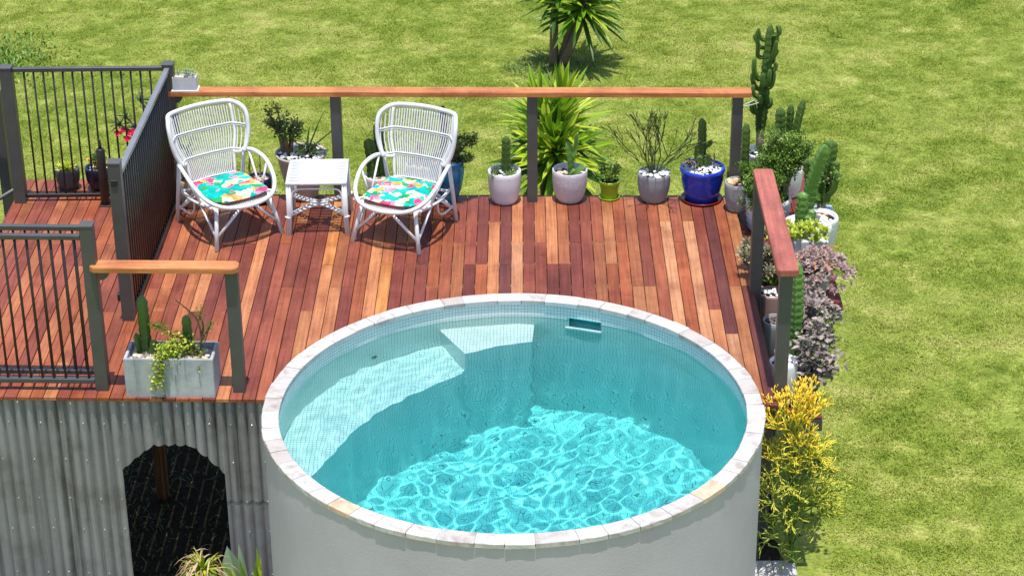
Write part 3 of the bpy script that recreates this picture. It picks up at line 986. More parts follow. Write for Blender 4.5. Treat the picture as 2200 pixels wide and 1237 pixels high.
# far left panel across the walkway
f1 = thing('pool_fence', 'black barred fence panel across the end of the walkway', 'fence', (-4.225, 3.66, 0))
post(f1, 0, 0, -.2, 1.225, .098, cap=True)
A, B = (.05, .015), (1.30, .035)
flat_rail(f1, A, B, 1.19, .036, .036, M_DARKRAIL, 'top_rail'); flat_rail(f1, A, B, .05, .036, .034, M_BLACK, 'bottom_rail')
bars(f1, A, B, 1.175, .05, .0808, .0085, .09)
# side panel between deck and walkway
f2 = thing('pool_fence', 'dense black barred fence panel with pale grey top rail beside the chairs', 'fence', (-2.935, 1.46, 0))
post(f2, 0, 0, -.03, 1.30, .092, cap=True); post(f2, .055, 2.24, -.2, 1.235, .092, cap=True)
A, B = (.02, .045), (.05, 2.195)
flat_rail(f2, A, B, 1.19, .045, .036, mottled('pale_grey_rail_paint', (.16, .165, .185), (.2, .205, .22), 6, .3, .5), 'top_rail')
flat_rail(f2, A, B, .035, .045, .036, M_BLACK, 'bottom_rail')
bars(f2, A, B, 1.175, .035, .0808, .0085, .06)
m = MB(); m.box(-.03, -.055, 1.12, .02, -.044, 1.17, .003); m.build('hinge', M_BLACK, f2)
m = MB(); m.box(-.07, -.03, .16, -.044, .03, .22, .003); m.build('hinge', M_BLACK, f2)
# latch column of the walkway gate
lt = thing('gate_latch', 'tall black plastic gate latch column beside the grey fence post', 'latch', (-3.49, 3.58, 0))
m = MB(); m.lathe([(.030, .012), (.038, .02), (.038, .50), (.032, .51), (.032, .515)], 16); m.build('housing', M_BLACK, lt, True)
m = MB(); m.lathe([(.015, .515), (.016, .56), (.011, .565), (.011, .585), (.014, .59), (.010, .60)], 12); m.build('pull_knob', M_BLACK, lt, True)
m = MB(); m.box(-.05, -.05, 0, .05, .05, .012, .003); m.build('base_plate', M_BLACK, lt)
# front fixed panel and the gate folded back behind it
f3 = thing('pool_fence', 'black barred fence panel standing on the front edge of the deck', 'fence', (-2.94, .37, 0))
post(f3, 0, 0, -.03, 1.295, .092, cap=True)
A, B = (-.046, -.02), (-2.2, .045)
flat_rail(f3, A, B, 1.205, .04, .036, M_DARKRAIL, 'top_rail'); flat_rail(f3, A, B, .075, .04, .036, M_DARKRAIL, 'bottom_rail')
bars(f3, A, B, 1.19, .075, .0835, .0085, .045)
for z in (.30, .98):
    m = MB(); m.box(-.062, .03, z - .06, -.046, .06, z + .06, .003); m.build('hinge', M_BLACK, f3)
g1 = thing('gate', 'black barred gate folded back behind the front fence panel', 'gate', (-2.99, .50, .02))
A, B = (0, 0), (-1.6, .055)
flat_rail(g1, A, B, 1.185, .04, .036, M_DARKRAIL, 'top_rail'); flat_rail(g1, A, B, .045, .04, .036, M_DARKRAIL, 'bottom_rail')
bars(g1, A, B, 1.17, .045, .0835, .0085, .085)
m = MB(); m.box(-.018, -.018, .03, .018, .018, 1.2, .003); m.build('stile', M_BLACK, g1)
# stair handrail leaving the walkway to the left
f4 = thing('stair_fence', 'grey stair fence sloping down from the walkway corner', 'fence', (-4.40, 3.90, GROUND))
post(f4, 0, 0, 0, 2.82, .085)
m = MB(); m.tube([(.16, -.2, 3.07), (-1.4, .05, 2.05)], .022, 8); m.build('top_rail', M_GREYP, f4, True)
m = MB(); m.tube([(.16, -.2, 2.02), (-1.4, .05, 1.0)], .018, 8); m.build('bottom_rail', M_GREYP, f4, True)
for i in range(5):
    x = -.2 - .1 * i; z = (x - .16) * .654
    m = MB(); m.tube([(x, -.14, 2.02 + z), (x, -.14, 3.05 + z)], .0085, 8); m.build('bar', M_BLACK, f4, True)

# ------------------------------------------------------------------ cane chairs
def smooth_path(pts, n=10):
    """Catmull-Rom through points"""
    P = [Vector(p) for p in pts]; out = []
    for i in range(len(P) - 1):
        p0 = P[max(i - 1, 0)]; p1 = P[i]; p2 = P[i + 1]; p3 = P[min(i + 2, len(P) - 1)]
        for s in range(n):
            t = s / n
            out.append(.5 * ((2 * p1) + (-p0 + p2) * t + (2 * p0 - 5 * p1 + 4 * p2 - p3) * t * t + (-p0 + 3 * p1 - 3 * p2 + p3) * t ** 3))
    out.append(P[-1])
    return out
def make_chair(label, loc, rz):
    """front is local -Y"""
    t = thing('cane_chair', label, 'chair', loc, rz, None)
    W = M_WHITE
    # back surface: concave, leaning; u across (-1..1), v height 0..1
    def back_pt(u, v):
        half = .262 + .062 * min(1, max(0, (v - .30) / .25)) + .028 * v
        e = max(0.0, abs(u) - .76)
        y = .235 + .20 * v - .035 * u * u - .42 * e * (.6 + .5 * v)
        z = .335 + .60 * v
        return Vector((u * half, y, z))
    # outer hoop of the back
    hoop = [back_pt(-.985, .36), back_pt(-1.0, .5), back_pt(-1.02, .66), back_pt(-1.02, .86), back_pt(-.95, .965), back_pt(-.78, 1.0),
            back_pt(-.36, 1.015), back_pt(0, 1.02), back_pt(.36, 1.015), back_pt(.78, 1.0), back_pt(.95, .965), back_pt(1.02, .86), back_pt(1.02, .66), back_pt(1.0, .5), back_pt(.985, .36)]
    m = MB(); m.tube(smooth_path(hoop, 6), .0185, 10); m.build('back_hoop', W, t, True)
    # seat and arm hoop: rises from the front rim to both sides of the back
    arm = []
    for s in (1,):
        arm = [(-.305, .235, .553), (-.336, .13, .57), (-.356, 0, .552), (-.354, -.12, .497), (-.314, -.255, .417), (-.208, -.36, .362), (0, -.405, .345)]
    full = arm + [(-x, y, z) for x, y, z in reversed(arm[:-1])]
    full = [(-.262, .30, .535)] + full + [(.262, .30, .535)]
    m = MB(); m.tube(smooth_path(full, 7), .0175, 10); m.build('arm_hoop', W, t, True)
    # slats: run down the back and forward over the seat
    n = 31
    for i in range(n):
        u = -1 + 2 * (i + .5) / n
        xf = abs(u)
        top = .985 - .05 * max(0, (xf - .80) / .2) ** 2 * 1.0
        inside = xf < .76
        pts = []
        if inside:
            uu = u / .80
            for v in (top, .8, .6, .4, .2, .08):
                pts.append(back_pt(u, v) if v > .30 else back_pt(u * (1 - (.30 - v) * .25), v))
            hs = .25 * abs(u) ** 1.5
            xs = u * .25
            pts += [Vector((xs * 1.02, .19, .325)), Vector((xs * 1.1, .02, .315)), Vector((xs * 1.22, -.20, .325)), Vector((xs * 1.28, -.40 + .10 * u * u, .345))]
        else:
            for v in (top, .8, .6, .45, .37):
                pts.append(back_pt(u, v))
        m = MB(); m.tube(smooth_path(pts, 3), .0062, 5); m.build('slat', W, t, True)
    # stiles either side of the back, woven cross bands
    for s in (-1, 1):
        m = MB(); m.tube(smooth_path([back_pt(s * .79, .97), back_pt(s * .79, .6), back_pt(s * .79, .36), back_pt(s * .78, .15), Vector((s * .2, .2, .325)), Vector((s * .25, -.05, .315)), Vector((s * .30, -.31, .36))], 5), .0135, 8); m.build('stile', W, t, True)
        m = MB(); m.tube(smooth_path([back_pt(s * 1.0, .37), back_pt(s * .9, .345), back_pt(s * .79, .335)], 4), .013, 8); m.build('wing_edge', W, t, True)
    for v in (.70, .37, .06):
        m = MB()
        for off in (-.009, .009):
            m.tube([back_pt(-.98 + 1.96 * k / 16, v) + Vector((0, -.007 + .003 * (k % 2), off)) for k in range(17)] if v > .1 else [back_pt(-.78 + 1.56 * k / 12, v) + Vector((0, -.008, off)) for k in range(13)], .0065, 5)
        m.build('cross_band', W, t, True)
    # legs (splayed) with V struts
    feet = {(-1, -1): (-.305, -.36), (1, -1): (.305, -.36), (-1, 1): (-.30, .355), (1, 1): (.30, .355)}
    for (sx, sy), (fx, fy) in feet.items():
        top = Vector((sx * .235, -.27, .352)) if sy < 0 else Vector((sx * .30, .24, .56))
        foot = Vector((fx, fy, 0.0))
        m = MB(); m.tube([foot, foot.lerp(top, .5), top], [.0185, .0175, .0165], 10); m.build('leg', W, t, True)
        a = foot.lerp(top, .28 if sy < 0 else .2)
        c = Vector((sx * .05, -.36, .335)) if sy < 0 else Vector((sx * .08, .26, .32))
        m = MB(); m.tube([a, c], .0125, 8); m.build('strut', W, t, True)
        c = Vector((sx * .275, -.02, .33)) if sy < 0 else Vector((sx * .28, .04, .33))
        m = MB(); m.tube([a, c], .0115, 8); m.build('strut', W, t, True)
    # seat frame below the slats, side loops, arm spindles
    m = MB(); m.tube(smooth_path([(-.27, .30, .30), (-.29, .05, .30), (-.25, -.27, .325)], 5), .0145, 8); m.build('side_rail', W, t, True)
    m = MB(); m.tube(smooth_path([(.27, .30, .30), (.29, .05, .30), (.25, -.27, .325)], 5), .0145, 8); m.build('side_rail', W, t, True)
    for y, z in ((.27, .30), (-.22, .305)):
        m = MB(); m.tube([(-.26, y, z), (.26, y, z)], .0135, 8); m.build('stretcher', W, t, True)
    for s in (-1, 1):
        m = MB(); m.tube([(s * .32, .19, .56), (s * .275, -.06, .315)], .0095, 7); m.build('arm_spindle', W, t, True)
        m = MB(); m.tube([(s * .354, -.06, .525), (s * .28, -.08, .315)], .0095, 7); m.build('arm_spindle', W, t, True)
        m = MB(); m.tube(smooth_path([(s * .30, .30, .16), (s * .285, .14, .15), (s * .275, .07, .20), (s * .28, .05, .30)], 4), .0095, 7); m.build('side_loop', W, t, True)
    return t
CH_L = ((-2.375, 3.115, 0), math.atan2(.57, .82))
CH_R = ((-.905, 3.02, 0), math.atan2(-.40, .91))
make_chair('white cane armchair between the barred fence and the side table', *CH_L)
make_chair('white cane armchair in front of the teal pot', *CH_R)
def cushion(label, loc, rz, seed):
    q = random.Random(seed); m = MB(); nx, ny = 22, 22; W2, D2 = .25, .26
    def sq(u, v):      # rounded square
        k = 1 / max(1e-6, (abs(u) ** 5 + abs(v) ** 5) ** .2) if (u or v) else 1
        r = max(abs(u), abs(v)); return u * k * r, v * k * r
    vs = []; fs = []
    for side in (1, -1):
        b = len(vs)
        for i in range(nx + 1):
            for j in range(ny + 1):
                u, v = -1 + 2 * i / nx, -1 + 2 * j / ny
                x, y = sq(u, v); e = max(abs(u), abs(v)); th = .034 * (1 - e ** 4) ** .6 if e < 1 else 0
                th += .004 * noise.noise((x * 3 + seed, y * 3, 1)) * (1 - e)
                dish = .02 * (x * x)
                vs.append((x * W2 * (1 + .06 * -y), y * D2 - .055, .364 + side * th + dish + .012 * max(0, -y) ** 2 + .02 * max(0, y) ** 3))
        for i in range(nx):
            for j in range(ny):
                a = b + i * (ny + 1) + j; f = (a, a + ny + 1, a + ny + 2, a + 1)
                fs.append(f if side > 0 else f[::-1])
    m.add(vs, fs); o = m.build('seat_cushion', M_PRINT, None, True)
    o.location = loc; o.rotation_euler = (0, 0, rz)
    tag(o, label, 'cushion')
cushion('tropical print seat cushion on the chair beside the barred fence', *CH_L, 3)
cushion('tropical print seat cushion on the chair in front of the teal pot', *CH_R, 8)

# ------------------------------------------------------------------ side table
tb = thing('side_table', 'small white cane side table between the two chairs', 'table', (-1.625, 3.195, 0), math.radians(1.5))
TW, TD, TH = .236, .236, .46
m = MB()
for s in (-1, 1):
    m.tube([(-TW - .012, s * TD, TH), (TW + .012, s * TD, TH)], .0155, 8)
    m.tube([(s * TW, -TD, TH), (s * TW, TD, TH)], .0155, 8)
m.build('top_frame', M_WHITE, tb, True)
for i in range(14):
    y = -TD + .03 + (2 * TD - .06) * i / 13
    m = MB(); m.tube([(-TW, y, TH + .003 + .002 * (i % 2)), (0, y + .002, TH + .004), (TW, y, TH + .003 + .002 * ((i + 1) % 2))], .0098, 7); m.build('slat', M_WHITE, tb, True)
for i in range(3):
    x = -.11 + .11 * i
    m = MB(); m.tube([(x, -TD - .004, TH - .016), (x, -TD - .019, TH), (x, -TD, TH + .019)], .005, 5); m.build('binding', M_WHITE, tb, True)
for sx in (-1, 1):
    for sy in (-1, 1):
        m = MB()
        for (ox, oy) in ((0, 0), (-.019 * sx, 0), (0, -.019 * sy)):
            m.tube([(sx * (TW + .018) + ox, sy * (TD + .012) + oy, 0), (sx * (TW + .004) + ox, sy * TD + oy, .2), (sx * TW + ox, sy * TD + oy, TH - .01)], .0128, 8)
        m.build('leg', M_WHITE, tb, True)
        m = MB(); m.tube([(sx * (TW + .01), sy * (TD + .008), .155), (sx * (TW + .006), sy * (TD + .004), .166)], .026, 10); m.build('leg_binding', M_WHITE, tb, True)
for sy in (-1, 1):
    m = MB(); m.tube(smooth_path([(-TW + .03, sy * TD, .17), (-TW + .032, sy * TD, .34), (-TW + .07, sy * TD, .405), (0, sy * TD, .412), (TW - .07, sy * TD, .405), (TW - .032, sy * TD, .34), (TW - .03, sy * TD, .17)], 5), .0075, 7); m.build('apron_hoop', M_WHITE, tb, True)
# woven X brace
for (sa, sb) in ((1, 1), (-1, 1), (1, -1), (-1, -1)):
    m = MB()
    pts = smooth_path([(sa * TW, sb * TD, .165), (sa * .12, sb * .115, .175), (sa * .035, sb * .05, .182), (0, sb * .028, .184)], 8)
    pts2 = smooth_path([(sa * (TW + .0), sb * (TD - .05), .165), (sa * .14, sb * .085, .175), (sa * .075, sb * .028, .182), (sa * .06, 0, .184)], 8)
    m.tube(pts, .010, 7); m.tube(pts2, .010, 7)
    for k in range(0, len(pts) - 1, 2):
        a, b = Vector(pts[k]), Vector(pts2[min(k + 1, len(pts2) - 1)])
        m.tube([a + Vector((0, 0, .008)), (a + b) / 2 + Vector((0, 0, .013)), b + Vector((0, 0, .008))], .0085, 5)
    m.build('woven_brace', M_WHITE, tb, True)

# ------------------------------------------------------------------ plant builders
def cactus(mb, base, h, r, q, lean=(0, 0), ribs=5, taper=.9, wav=.02, amp=.30):
    """ribbed column with a domed tip; material 0 skin, 1 spines"""
    mb.mark()
    base = Vector(base); k = max(10, int(h / .016)); pts = []; rad = []
    for i in range(k + 1):
        u = i / k
        pts.append(base + Vector((lean[0] * u * u * h + wav * h * .3 * math.sin(3 * u + base.x * 9), lean[1] * u * u * h, h * u)))
        g = 1.0
        if u > .86: g = math.sqrt(max(.02, 1 - ((u - .86) / .14) ** 2))
        if u < .12: g = .72 + .28 * u / .12
        rad.append(r * g * (1 + .07 * math.sin(u * h * 110 + base.y * 5)) * (1 - (1 - taper) * u))
    mb.cur = 0
    n = ribs * 2
    mb.tube(pts, rad, n, True, [.15 + .55 * (i / k) for i in range(k + 1)], ribs, amp)
    mb.cur = 1
    step_ = max(1, k // int(max(4, h / .035)))
    for i in range(1, k, step_):
        for j in range(ribs):
            a = 2 * PI * j / ribs
            p = pts[i] + Vector((math.cos(a), math.sin(a), 0)) * rad[i] * (1 + amp) * 0.985
            # the sweep's own frame can be turned; spines are short tufts so a small error does not show
            for s in (-1, 1):
                d = Vector((math.cos(a + s * .5), math.sin(a + s * .5), q.uniform(-.2, .5))) * .011
                e = Vector((-math.sin(a), math.cos(a), 0)) * .0018
                mb.add([p - e, p + e, p + d], [(0, 1, 2)])
    mb.cur = 0
def arm_cactus(mb, path, r, ribs=4, amp=.3):
    mb.mark()
    pts = smooth_path(path, 5); k = len(pts) - 1
    rad = [r * (math.sqrt(max(.03, 1 - ((i / k - .82) / .18) ** 2)) if i / k > .82 else (.75 + .25 * min(1, i / k / .2))) for i in range(k + 1)]
    mb.cur = 0
    mb.tube(pts, rad, ribs * 2, True, [.35 + .5 * i / k for i in range(k + 1)], ribs, amp)
def stones(name, mat, parent, R, z, size, q, n=None, rect=None, dome=.012):
    mb = MB()
    n = n or int((R / size) ** 2 * 1.5)
    for i in range(n):
        if rect:
            x, y = q.uniform(-rect[0], rect[0]), q.uniform(-rect[1], rect[1])
            d = 0
        else:
            rr = R * math.sqrt(q.random()); a = q.uniform(0, 6.283); x, y = rr * math.cos(a), rr * math.sin(a); d = dome * (1 - (rr / R) ** 2)
        pebble(mb, (x, y, z + d + q.uniform(-.3, .3) * size), size * q.uniform(.7, 1.25), q)
    o = mb.build(name, mat, parent, True); o['kind'] = 'stuff'
    return o
def pot(parent, prof_out, mat, wall=.014, soil=.03, n=36, name='pot', ribs=None, soil_mat=None):
    """prof_out: outside (r, z) from foot to rim"""
    m = MB(); R, H = prof_out[-1]
    p = [(max(.001, prof_out[0][0] * .2), prof_out[0][1] + .001)] + list(prof_out)
    p += [(R - wall * .25, H + .004), (R - wall * .75, H + .004), (R - wall, H), (R - wall * 1.2, H - soil - .02)]
    m.lathe(p, n)
    o = m.build(name, mat, parent, True)
    s = MB(); s.disc(R - wall * .9, H - soil, n); s.build('soil', soil_mat or M_SOIL, parent)
    return H - soil
def round_prof(R, H, foot=.62, belly=1.0, lip=0.0):
    """smooth tapering pot"""
    out = []
    for i in range(10):
        u = i / 9
        r = R * (foot + (1 - foot) * math.sin(min(1, u * 1.25) * PI / 2) ** .8 * belly)
        out.append((min(r, R * belly) if u < .9 else R * (belly + (1 - belly) * (u - .9) / .1), H * u ** 1.15))
    if lip:
        out[-1] = (R, H)
        out = out[:-1] + [(R * .97, H - lip), (R + .008, H - lip + .004), (R + .01, H - .008), (R + .004, H)]
    return out
def bush(stems, leaves, base, H, spread, nb, q, leaf=.02, per=16, droop=0.0, bias=(0, 0), wide=.75, r0=.012, up=.6, sub=3):
    """woody stems that fork, small fleshy leaves around the ends"""
    base = Vector(base)
    for b in range(nb):
        a = 2 * PI * b / nb + q.uniform(-.5, .5); s = spread * q.uniform(.35, 1.0)
        tip = base + Vector((math.cos(a) * s + bias[0] * q.uniform(.5, 1.2), math.sin(a) * s + bias[1] * q.uniform(.5, 1.2), H * q.uniform(.55, 1.0) - droop * s))
        mid = base.lerp(tip, .5) + Vector((q.uniform(-.1, .1) * s, q.uniform(-.1, .1) * s, H * .12))
        path = smooth_path([base + Vector((math.cos(a), math.sin(a), 0)) * r0, mid, tip], 4)
        k = len(path)
        stems.tube(path, [r0 * (1 - .75 * i / k) for i in range(k)], 5)
        ends = [(mid.lerp(tip, .55), tip)]
        for c in range(sub):
            st = mid.lerp(tip, q.uniform(-.1, .7))
            d = Vector((q.uniform(-1, 1), q.uniform(-1, 1), q.uniform(.0, 1) * up + .1)).normalized() * (H * q.uniform(.14, .34))
            stems.tube([st, st + d * .6, st + d], [r0 * .4, r0 * .3, r0 * .2], 4)
            ends.append((st + d * .2, st + d))
        for (p0, p1) in ends:
            for i in range(per):
                c = Vector(p0).lerp(p1, q.random() ** .7) + Vector((q.gauss(0, 1), q.gauss(0, 1), q.gauss(0, 1))) * leaf * .9
                d = Vector((q.gauss(0, 1), q.gauss(0, 1), q.gauss(.5, .9)))
                leaves.leaf(c, d, leaf * q.uniform(.7, 1.3), leaf * wide * q.uniform(.7, 1.2), Vector((q.gauss(0, 1), q.gauss(0, 1), 1)), fold=.35, seg=2, t=.5)
def rosette(mb, c, R, q, n=16, axis=(0, 0, 1), wide=.42, cup=.5):
    mb.mark()
    c = Vector(c); ax = Vector(axis).normalized(); s = ax.orthogonal().normalized(); t = ax.cross(s)
    for i in range(n):
        a = i * 2.39996; u = (i + 1) / n
        el = cup + (1 - u) * .95
        d = (s * math.cos(a) + t * math.sin(a)) * math.cos(el) + ax * math.sin(el)
        mb.leaf(c + d * R * .08, d, R * (.45 + .55 * u) * q.uniform(.9, 1.1), R * wide, ax, fold=.3, seg=2, t=.5)
def pencil(mb, p, d, L, r, depth, q, spread=.55, up=.25, t0=0.0, dt=.2, kids=(2, 3), shrink=.78):
    p = Vector(p); d = Vector(d).normalized(); L_ = L * q.uniform(.75, 1.2)
    side = Vector((q.gauss(0, 1), q.gauss(0, 1), q.gauss(0, .5))) * .12
    m_ = p + d * L_ * .5 + side * L_ * .5; e = p + d * L_
    mb.tube([p, m_, e], [r, r * .92, r * .84], 5, True, [t0, t0 + dt * .5, t0 + dt])
    if depth <= 0: return
    for _ in range(q.choice(kids)):
        nd = (d + Vector((q.gauss(0, 1), q.gauss(0, 1), q.gauss(0, .7))) * spread + Vector((0, 0, up))).normalized()
        pencil(mb, e, nd, L * shrink, r * .84, depth - 1, q, spread, up, t0 + dt, dt, kids, shrink)

# ------------------------------------------------------------------ pots along the back rail
q = random.Random(101)
# charcoal pot with lime succulent behind the fence
t = thing('potted_succulent', 'charcoal pot of lime green succulent behind the walkway fence', 'pot plant', (-3.87, 3.935, 0))
zs = pot(t, round_prof(.105, .19, .6), M_P_DKGREY)
m = MB(); m.lathe([(.06, 0), (.085, .006), (.09, .018), (.08, .012)], 24); m.build('saucer', M_P_DKGREY, t, True)
stones('pebbles', M_PEB_T, t, .085, zs, .014, q)
m = MB()
for i in range(9): rosette(m, (q.uniform(-.06, .06), q.uniform(-.06, .06), zs + .03), .085, q, 12, (q.uniform(-.4, .4), q.uniform(-.4, .4), 1), .22, .35)
m.build('leaves', M_LIME, t)
t = thing('potted_flowers', 'deep blue pot of orange and yellow flowers behind the walkway fence', 'pot plant', (-3.60, 3.935, 0))
zs = pot(t, round_prof(.115, .20, .6), M_P_NAVY)
stones('pebbles', M_PEB_W, t, .09, zs, .013, q)
m = MB(); b_ = MB(); bush(b_, m, (0, 0, zs), .16, .08, 6, q, .022, 14); b_.build('stems', M_TWIG, t); m.build('leaves', M_OLIVE, t)
m = MB()
for i in range(9): rosette(m, (q.uniform(-.08, .08), q.uniform(-.08, .05), zs + q.uniform(.03, .09)), .03, q, 8, (0, -.4, 1), .6, .2)
m.parts('flower', leafy('orange_petal', [(0, (.75, .35, .03)), (.6, (.8, .5, .06)), (1, (.85, .7, .2))], .5, .2), t)
# desert rose in a woven pot
t = thing('potted_desert_rose', 'woven tan pot with pink flowering branches by the fence corner', 'pot plant', (-2.72, 3.60, 0))
zs = pot(t, [(.11, 0), (.125, .01), (.14, .10), (.145, .2), (.14, .24)], M_P_WICK)
m = MB(); lf = MB(); fl = MB()
for (tx, ty, tz) in ((-.62, .16, .66), (-.56, .13, .74), (-.44, .2, .86), (-.28, .12, .54), (-.06, .1, .45), (-.50, .18, .62)):
    m.tube(smooth_path([(0, 0, zs), (tx * .35, ty * .5, zs + (tz - zs) * .45), (tx, ty, tz)], 5), [.018 - .0009 * i for i in range(11)], 6)
    for i in range(14):
        d = Vector((q.gauss(0, 1), q.gauss(0, 1), q.gauss(.5, .6)))
        lf.leaf((tx, ty, tz), d, .11 * q.uniform(.7, 1.2), .022, None, .3, .15, 3, t=.5)
for (fx, fy, fz) in ((-.63, .1, .60), (-.58, .1, .63), (-.55, .08, .56), (-.50, .1, .62), (-.48, .09, .58), (-.53, .1, .60), (-.265, .06, .50), (-.255, .07, .47)):
    rosette(fl, (fx, fy, fz), .045, q, 7, (q.uniform(-.3, .3), -.6, .7), .75, .15)
m.build('stems', M_BARKY, t, True); lf.build('leaves', M_JADE_D, t); fl.parts('flower', M_PINK, t)
# navy pot behind the left chair
t = thing('potted_twig', 'navy glazed pot with thin stems behind the chair arm', 'pot plant', (-2.17, 3.62, 0))
zs = pot(t, round_prof(.105, .235, .6), M_P_NAVY)
stones('pebbles', M_PEB_T, t, .085, zs, .014, q)
m = MB(); lf = MB()
for i in range(5):
    a = q.uniform(0, 6.28); e = (.07 * math.cos(a), .05 * math.sin(a), zs + q.uniform(.12, .24))
    m.tube(smooth_path([(e[0] * .3, e[1] * .3, zs), (e[0] * 1.2, e[1], zs + .08), e], 4), .004, 4)
m.build('stems', M_TWIG, t)
# beige tapered pot behind the table
t = thing('potted_jade', 'tall beige tapered pot with jade and aloe behind the side table', 'pot plant', (-1.82, 3.765, -.002))
zs = pot(t, [(.125, 0), (.13, .01), (.17, .2), (.205, .37), (.222, .385), (.222, .40)], M_P_BEIGE, .018, .012)
stones('pebbles', M_PEB_W, t, .19, zs, .02, q)
m = MB(); lf = MB(); bush(m, lf, (-.10, 0, zs), .34, .16, 9, q, .022, 26, bias=(-.03, 0), r0=.016)
bush(m, lf, (-.14, .02, zs), .46, .12, 4, q, .02, 22, bias=(-.13, 0), r0=.014)
m.build('stems', M_TWIG, t); lf.build('leaves', M_JADE_D, t)
m = MB()
for (dx, dz, L, w) in ((.55, .55, .40, .036), (.12, 1, .28, .034), (-.5, .55, .2, .03), (.75, .2, .22, .03), (.3, .75, .42, .024)):
    m.mark(); m.leaf((.06, -.03, zs + .02), (dx, q.uniform(-.2, .2), dz), L, w, None, .55, .08, 5, t=.5)
m.parts('aloe_leaf', M_OLIVE, t)
lf = MB(); s_ = MB(); bush(s_, lf, (.06, -.05, zs), .10, .14, 7, q, .018, 12); s_.build('low_stems', M_TWIG, t); lf.build('ground_leaves', M_OLIVE, t)
# pair of column cacti in a white pot left of the right chair
t = thing('potted_cactus', 'white pot with a pair of dark column cacti behind the chair arm', 'pot plant', (-1.17, 3.72, -.002))
zs = pot(t, round_prof(.11, .205, .65), M_P_WHITE)
stones('pebbles', M_PEB_T, t, .085, zs, .015, q)
m = MB(); cactus(m, (-.035, 0, zs), .37, .042, q, (-.10, 0), 4); cactus(m, (.022, .03, zs), .50, .036, q, (-.02, 0), 4); m.parts('column', [M_CACTUS, M_SPINE], t)
# pale blue pot seen through the chair back
t = thing('potted_succulent', 'pale blue pot of tan pebbles seen through the chair back', 'pot plant', (-.80, 3.655, 0))
zs = pot(t, round_prof(.125, .33, .7), M_P_LIGHTB)
stones('pebbles', M_PEB_T, t, .105, zs, .02, q)
m = MB(); m.tube(smooth_path([(0, 0, zs), (.01, 0, zs + .12), (-.015, .01, zs + .22)], 4), [.03 - .0015 * i for i in range(9)], 8); m.build('stem', M_TWIG, t, True)
# teal pot with spreading crassula
t = thing('potted_crassula', 'tall teal glazed pot with a drooping dark green crassula', 'pot plant', (-.585, 3.66, -.002))
zs = pot(t, [(.085, 0), (.095, .008), (.135, .12), (.155, .24), (.158, .30), (.15, .35), (.158, .365), (.158, .378)], M_P_TEAL)
stones('pebbles', M_PEB_O, t, .12, zs, .02, q)
m = MB(); lf = MB(); bush(m, lf, (.05, 0, zs), .27, .17, 11, q, .017, 46, bias=(.10, -.01), r0=.012, droop=.1)
bush(m, lf, (.12, 0, zs), .08, .13, 7, q, .016, 34, bias=(.10, -.02), r0=.01, droop=.5)
m.build('stems', M_TWIG, t); lf.build('leaves', M_JADE_D, t)
m = MB(); cactus(m, (-.015, .03, zs), .50, .028, q, (.0, 0), 5); m.parts('column', [mottled('brown_old_cactus', (.06, .05, .025), (.12, .1, .05), 12, .8), M_SPINE], t)
# white pot
t = thing('potted_cactus', 'plain white pot with a single upright cactus on the back of the deck', 'pot plant', (-.085, 3.625, -.002))
zs = pot(t, round_prof(.141, .285, .68), M_P_WHITE)
stones('pebbles', M_PEB_W, t, .12, zs, .016, q)
m = MB(); cactus(m, (.01, 0, zs), .345, .030, q, (.02, 0), 4, amp=.34); m.parts('column', [M_CACTUS, M_SPINE], t)
m = MB()
for i in range(26):
    a = q.uniform(0, 6.28); rr = q.uniform(.05, .14)
    rosette(m, (rr * math.cos(a), rr * math.sin(a), zs + q.uniform(.0, .045)), q.uniform(.035, .06), q, 9, (math.cos(a), math.sin(a), 1), .2, .2)
m.build('trailing_leaves', M_OLIVE, t)
# textured white pot
t = thing('potted_cactus', 'woven textured white pot of tan pebbles with forked cactus', 'pot plant', (.47, 3.645, -.002))
zs = pot(t, round_prof(.150, .285, .62), M_P_TEX, .012, .045)
stones('pebbles', M_PEB_T, t, .13, zs, .024, q)
m = MB(); cactus(m, (0, 0, zs), .30, .026, q, (-.10, 0), 3, amp=.42); arm_cactus(m, [(.02, 0, zs + .16), (.05, 0, zs + .22), (.06, 0, zs + .36)], .016, 3, .4)
arm_cactus(m, [(.02, -.02, zs + .01), (.08, -.03, zs + .05), (.13, -.03, zs + .1)], .02, 3, .4); arm_cactus(m, [(0, -.02, zs + .01), (.02, -.06, zs + .04), (.04, -.07, zs + .07)], .018, 3, .4)
m.parts('column', [M_CACTUS_L, M_SPINE], t)
# small green pot
t = thing('potted_jade', 'small lime green glazed pot on a green saucer', 'pot plant', (.81, 3.685, -.001))
m = MB(); m.lathe([(.06, 0), (.085, .004), (.092, .018), (.086, .018), (.075, .008)], 28); m.build('saucer', M_P_GREEN, t, True)
zs = pot(t, [(.066, .009), (.070, .012), (.076, .08), (.080, .125), (.088, .128), (.089, .165)], M_P_GREEN, .01, .02)
m = MB(); lf = MB(); bush(m, lf, (0, 0, zs), .13, .11, 8, q, .02, 16, r0=.008); m.build('stems', M_TWIG, t); lf.build('leaves', M_JADE, t)
# grey pot with pencil stems
t = thing('potted_pencil_plant', 'plain grey pot with a wide spray of thin bare green stems', 'pot plant', (1.185, 3.64, -.002))
zs = pot(t, round_prof(.140, .255, .66), M_P_GREY, .014, .012)
stones('pebbles', M_PEB_W, t, .12, zs, .024, q)
m = MB()
for i in range(15):
    a = q.uniform(0, 6.28); s = q.uniform(.15, 1.0)
    pencil(m, (.03 * math.cos(a), .03 * math.sin(a), zs), (math.cos(a) * s, math.sin(a) * s * .7, 1.0), .17, .0062, 4, q, .28, .08, kids=(1, 2, 2), shrink=.80)
m.build('stems', M_STICK, t, True)
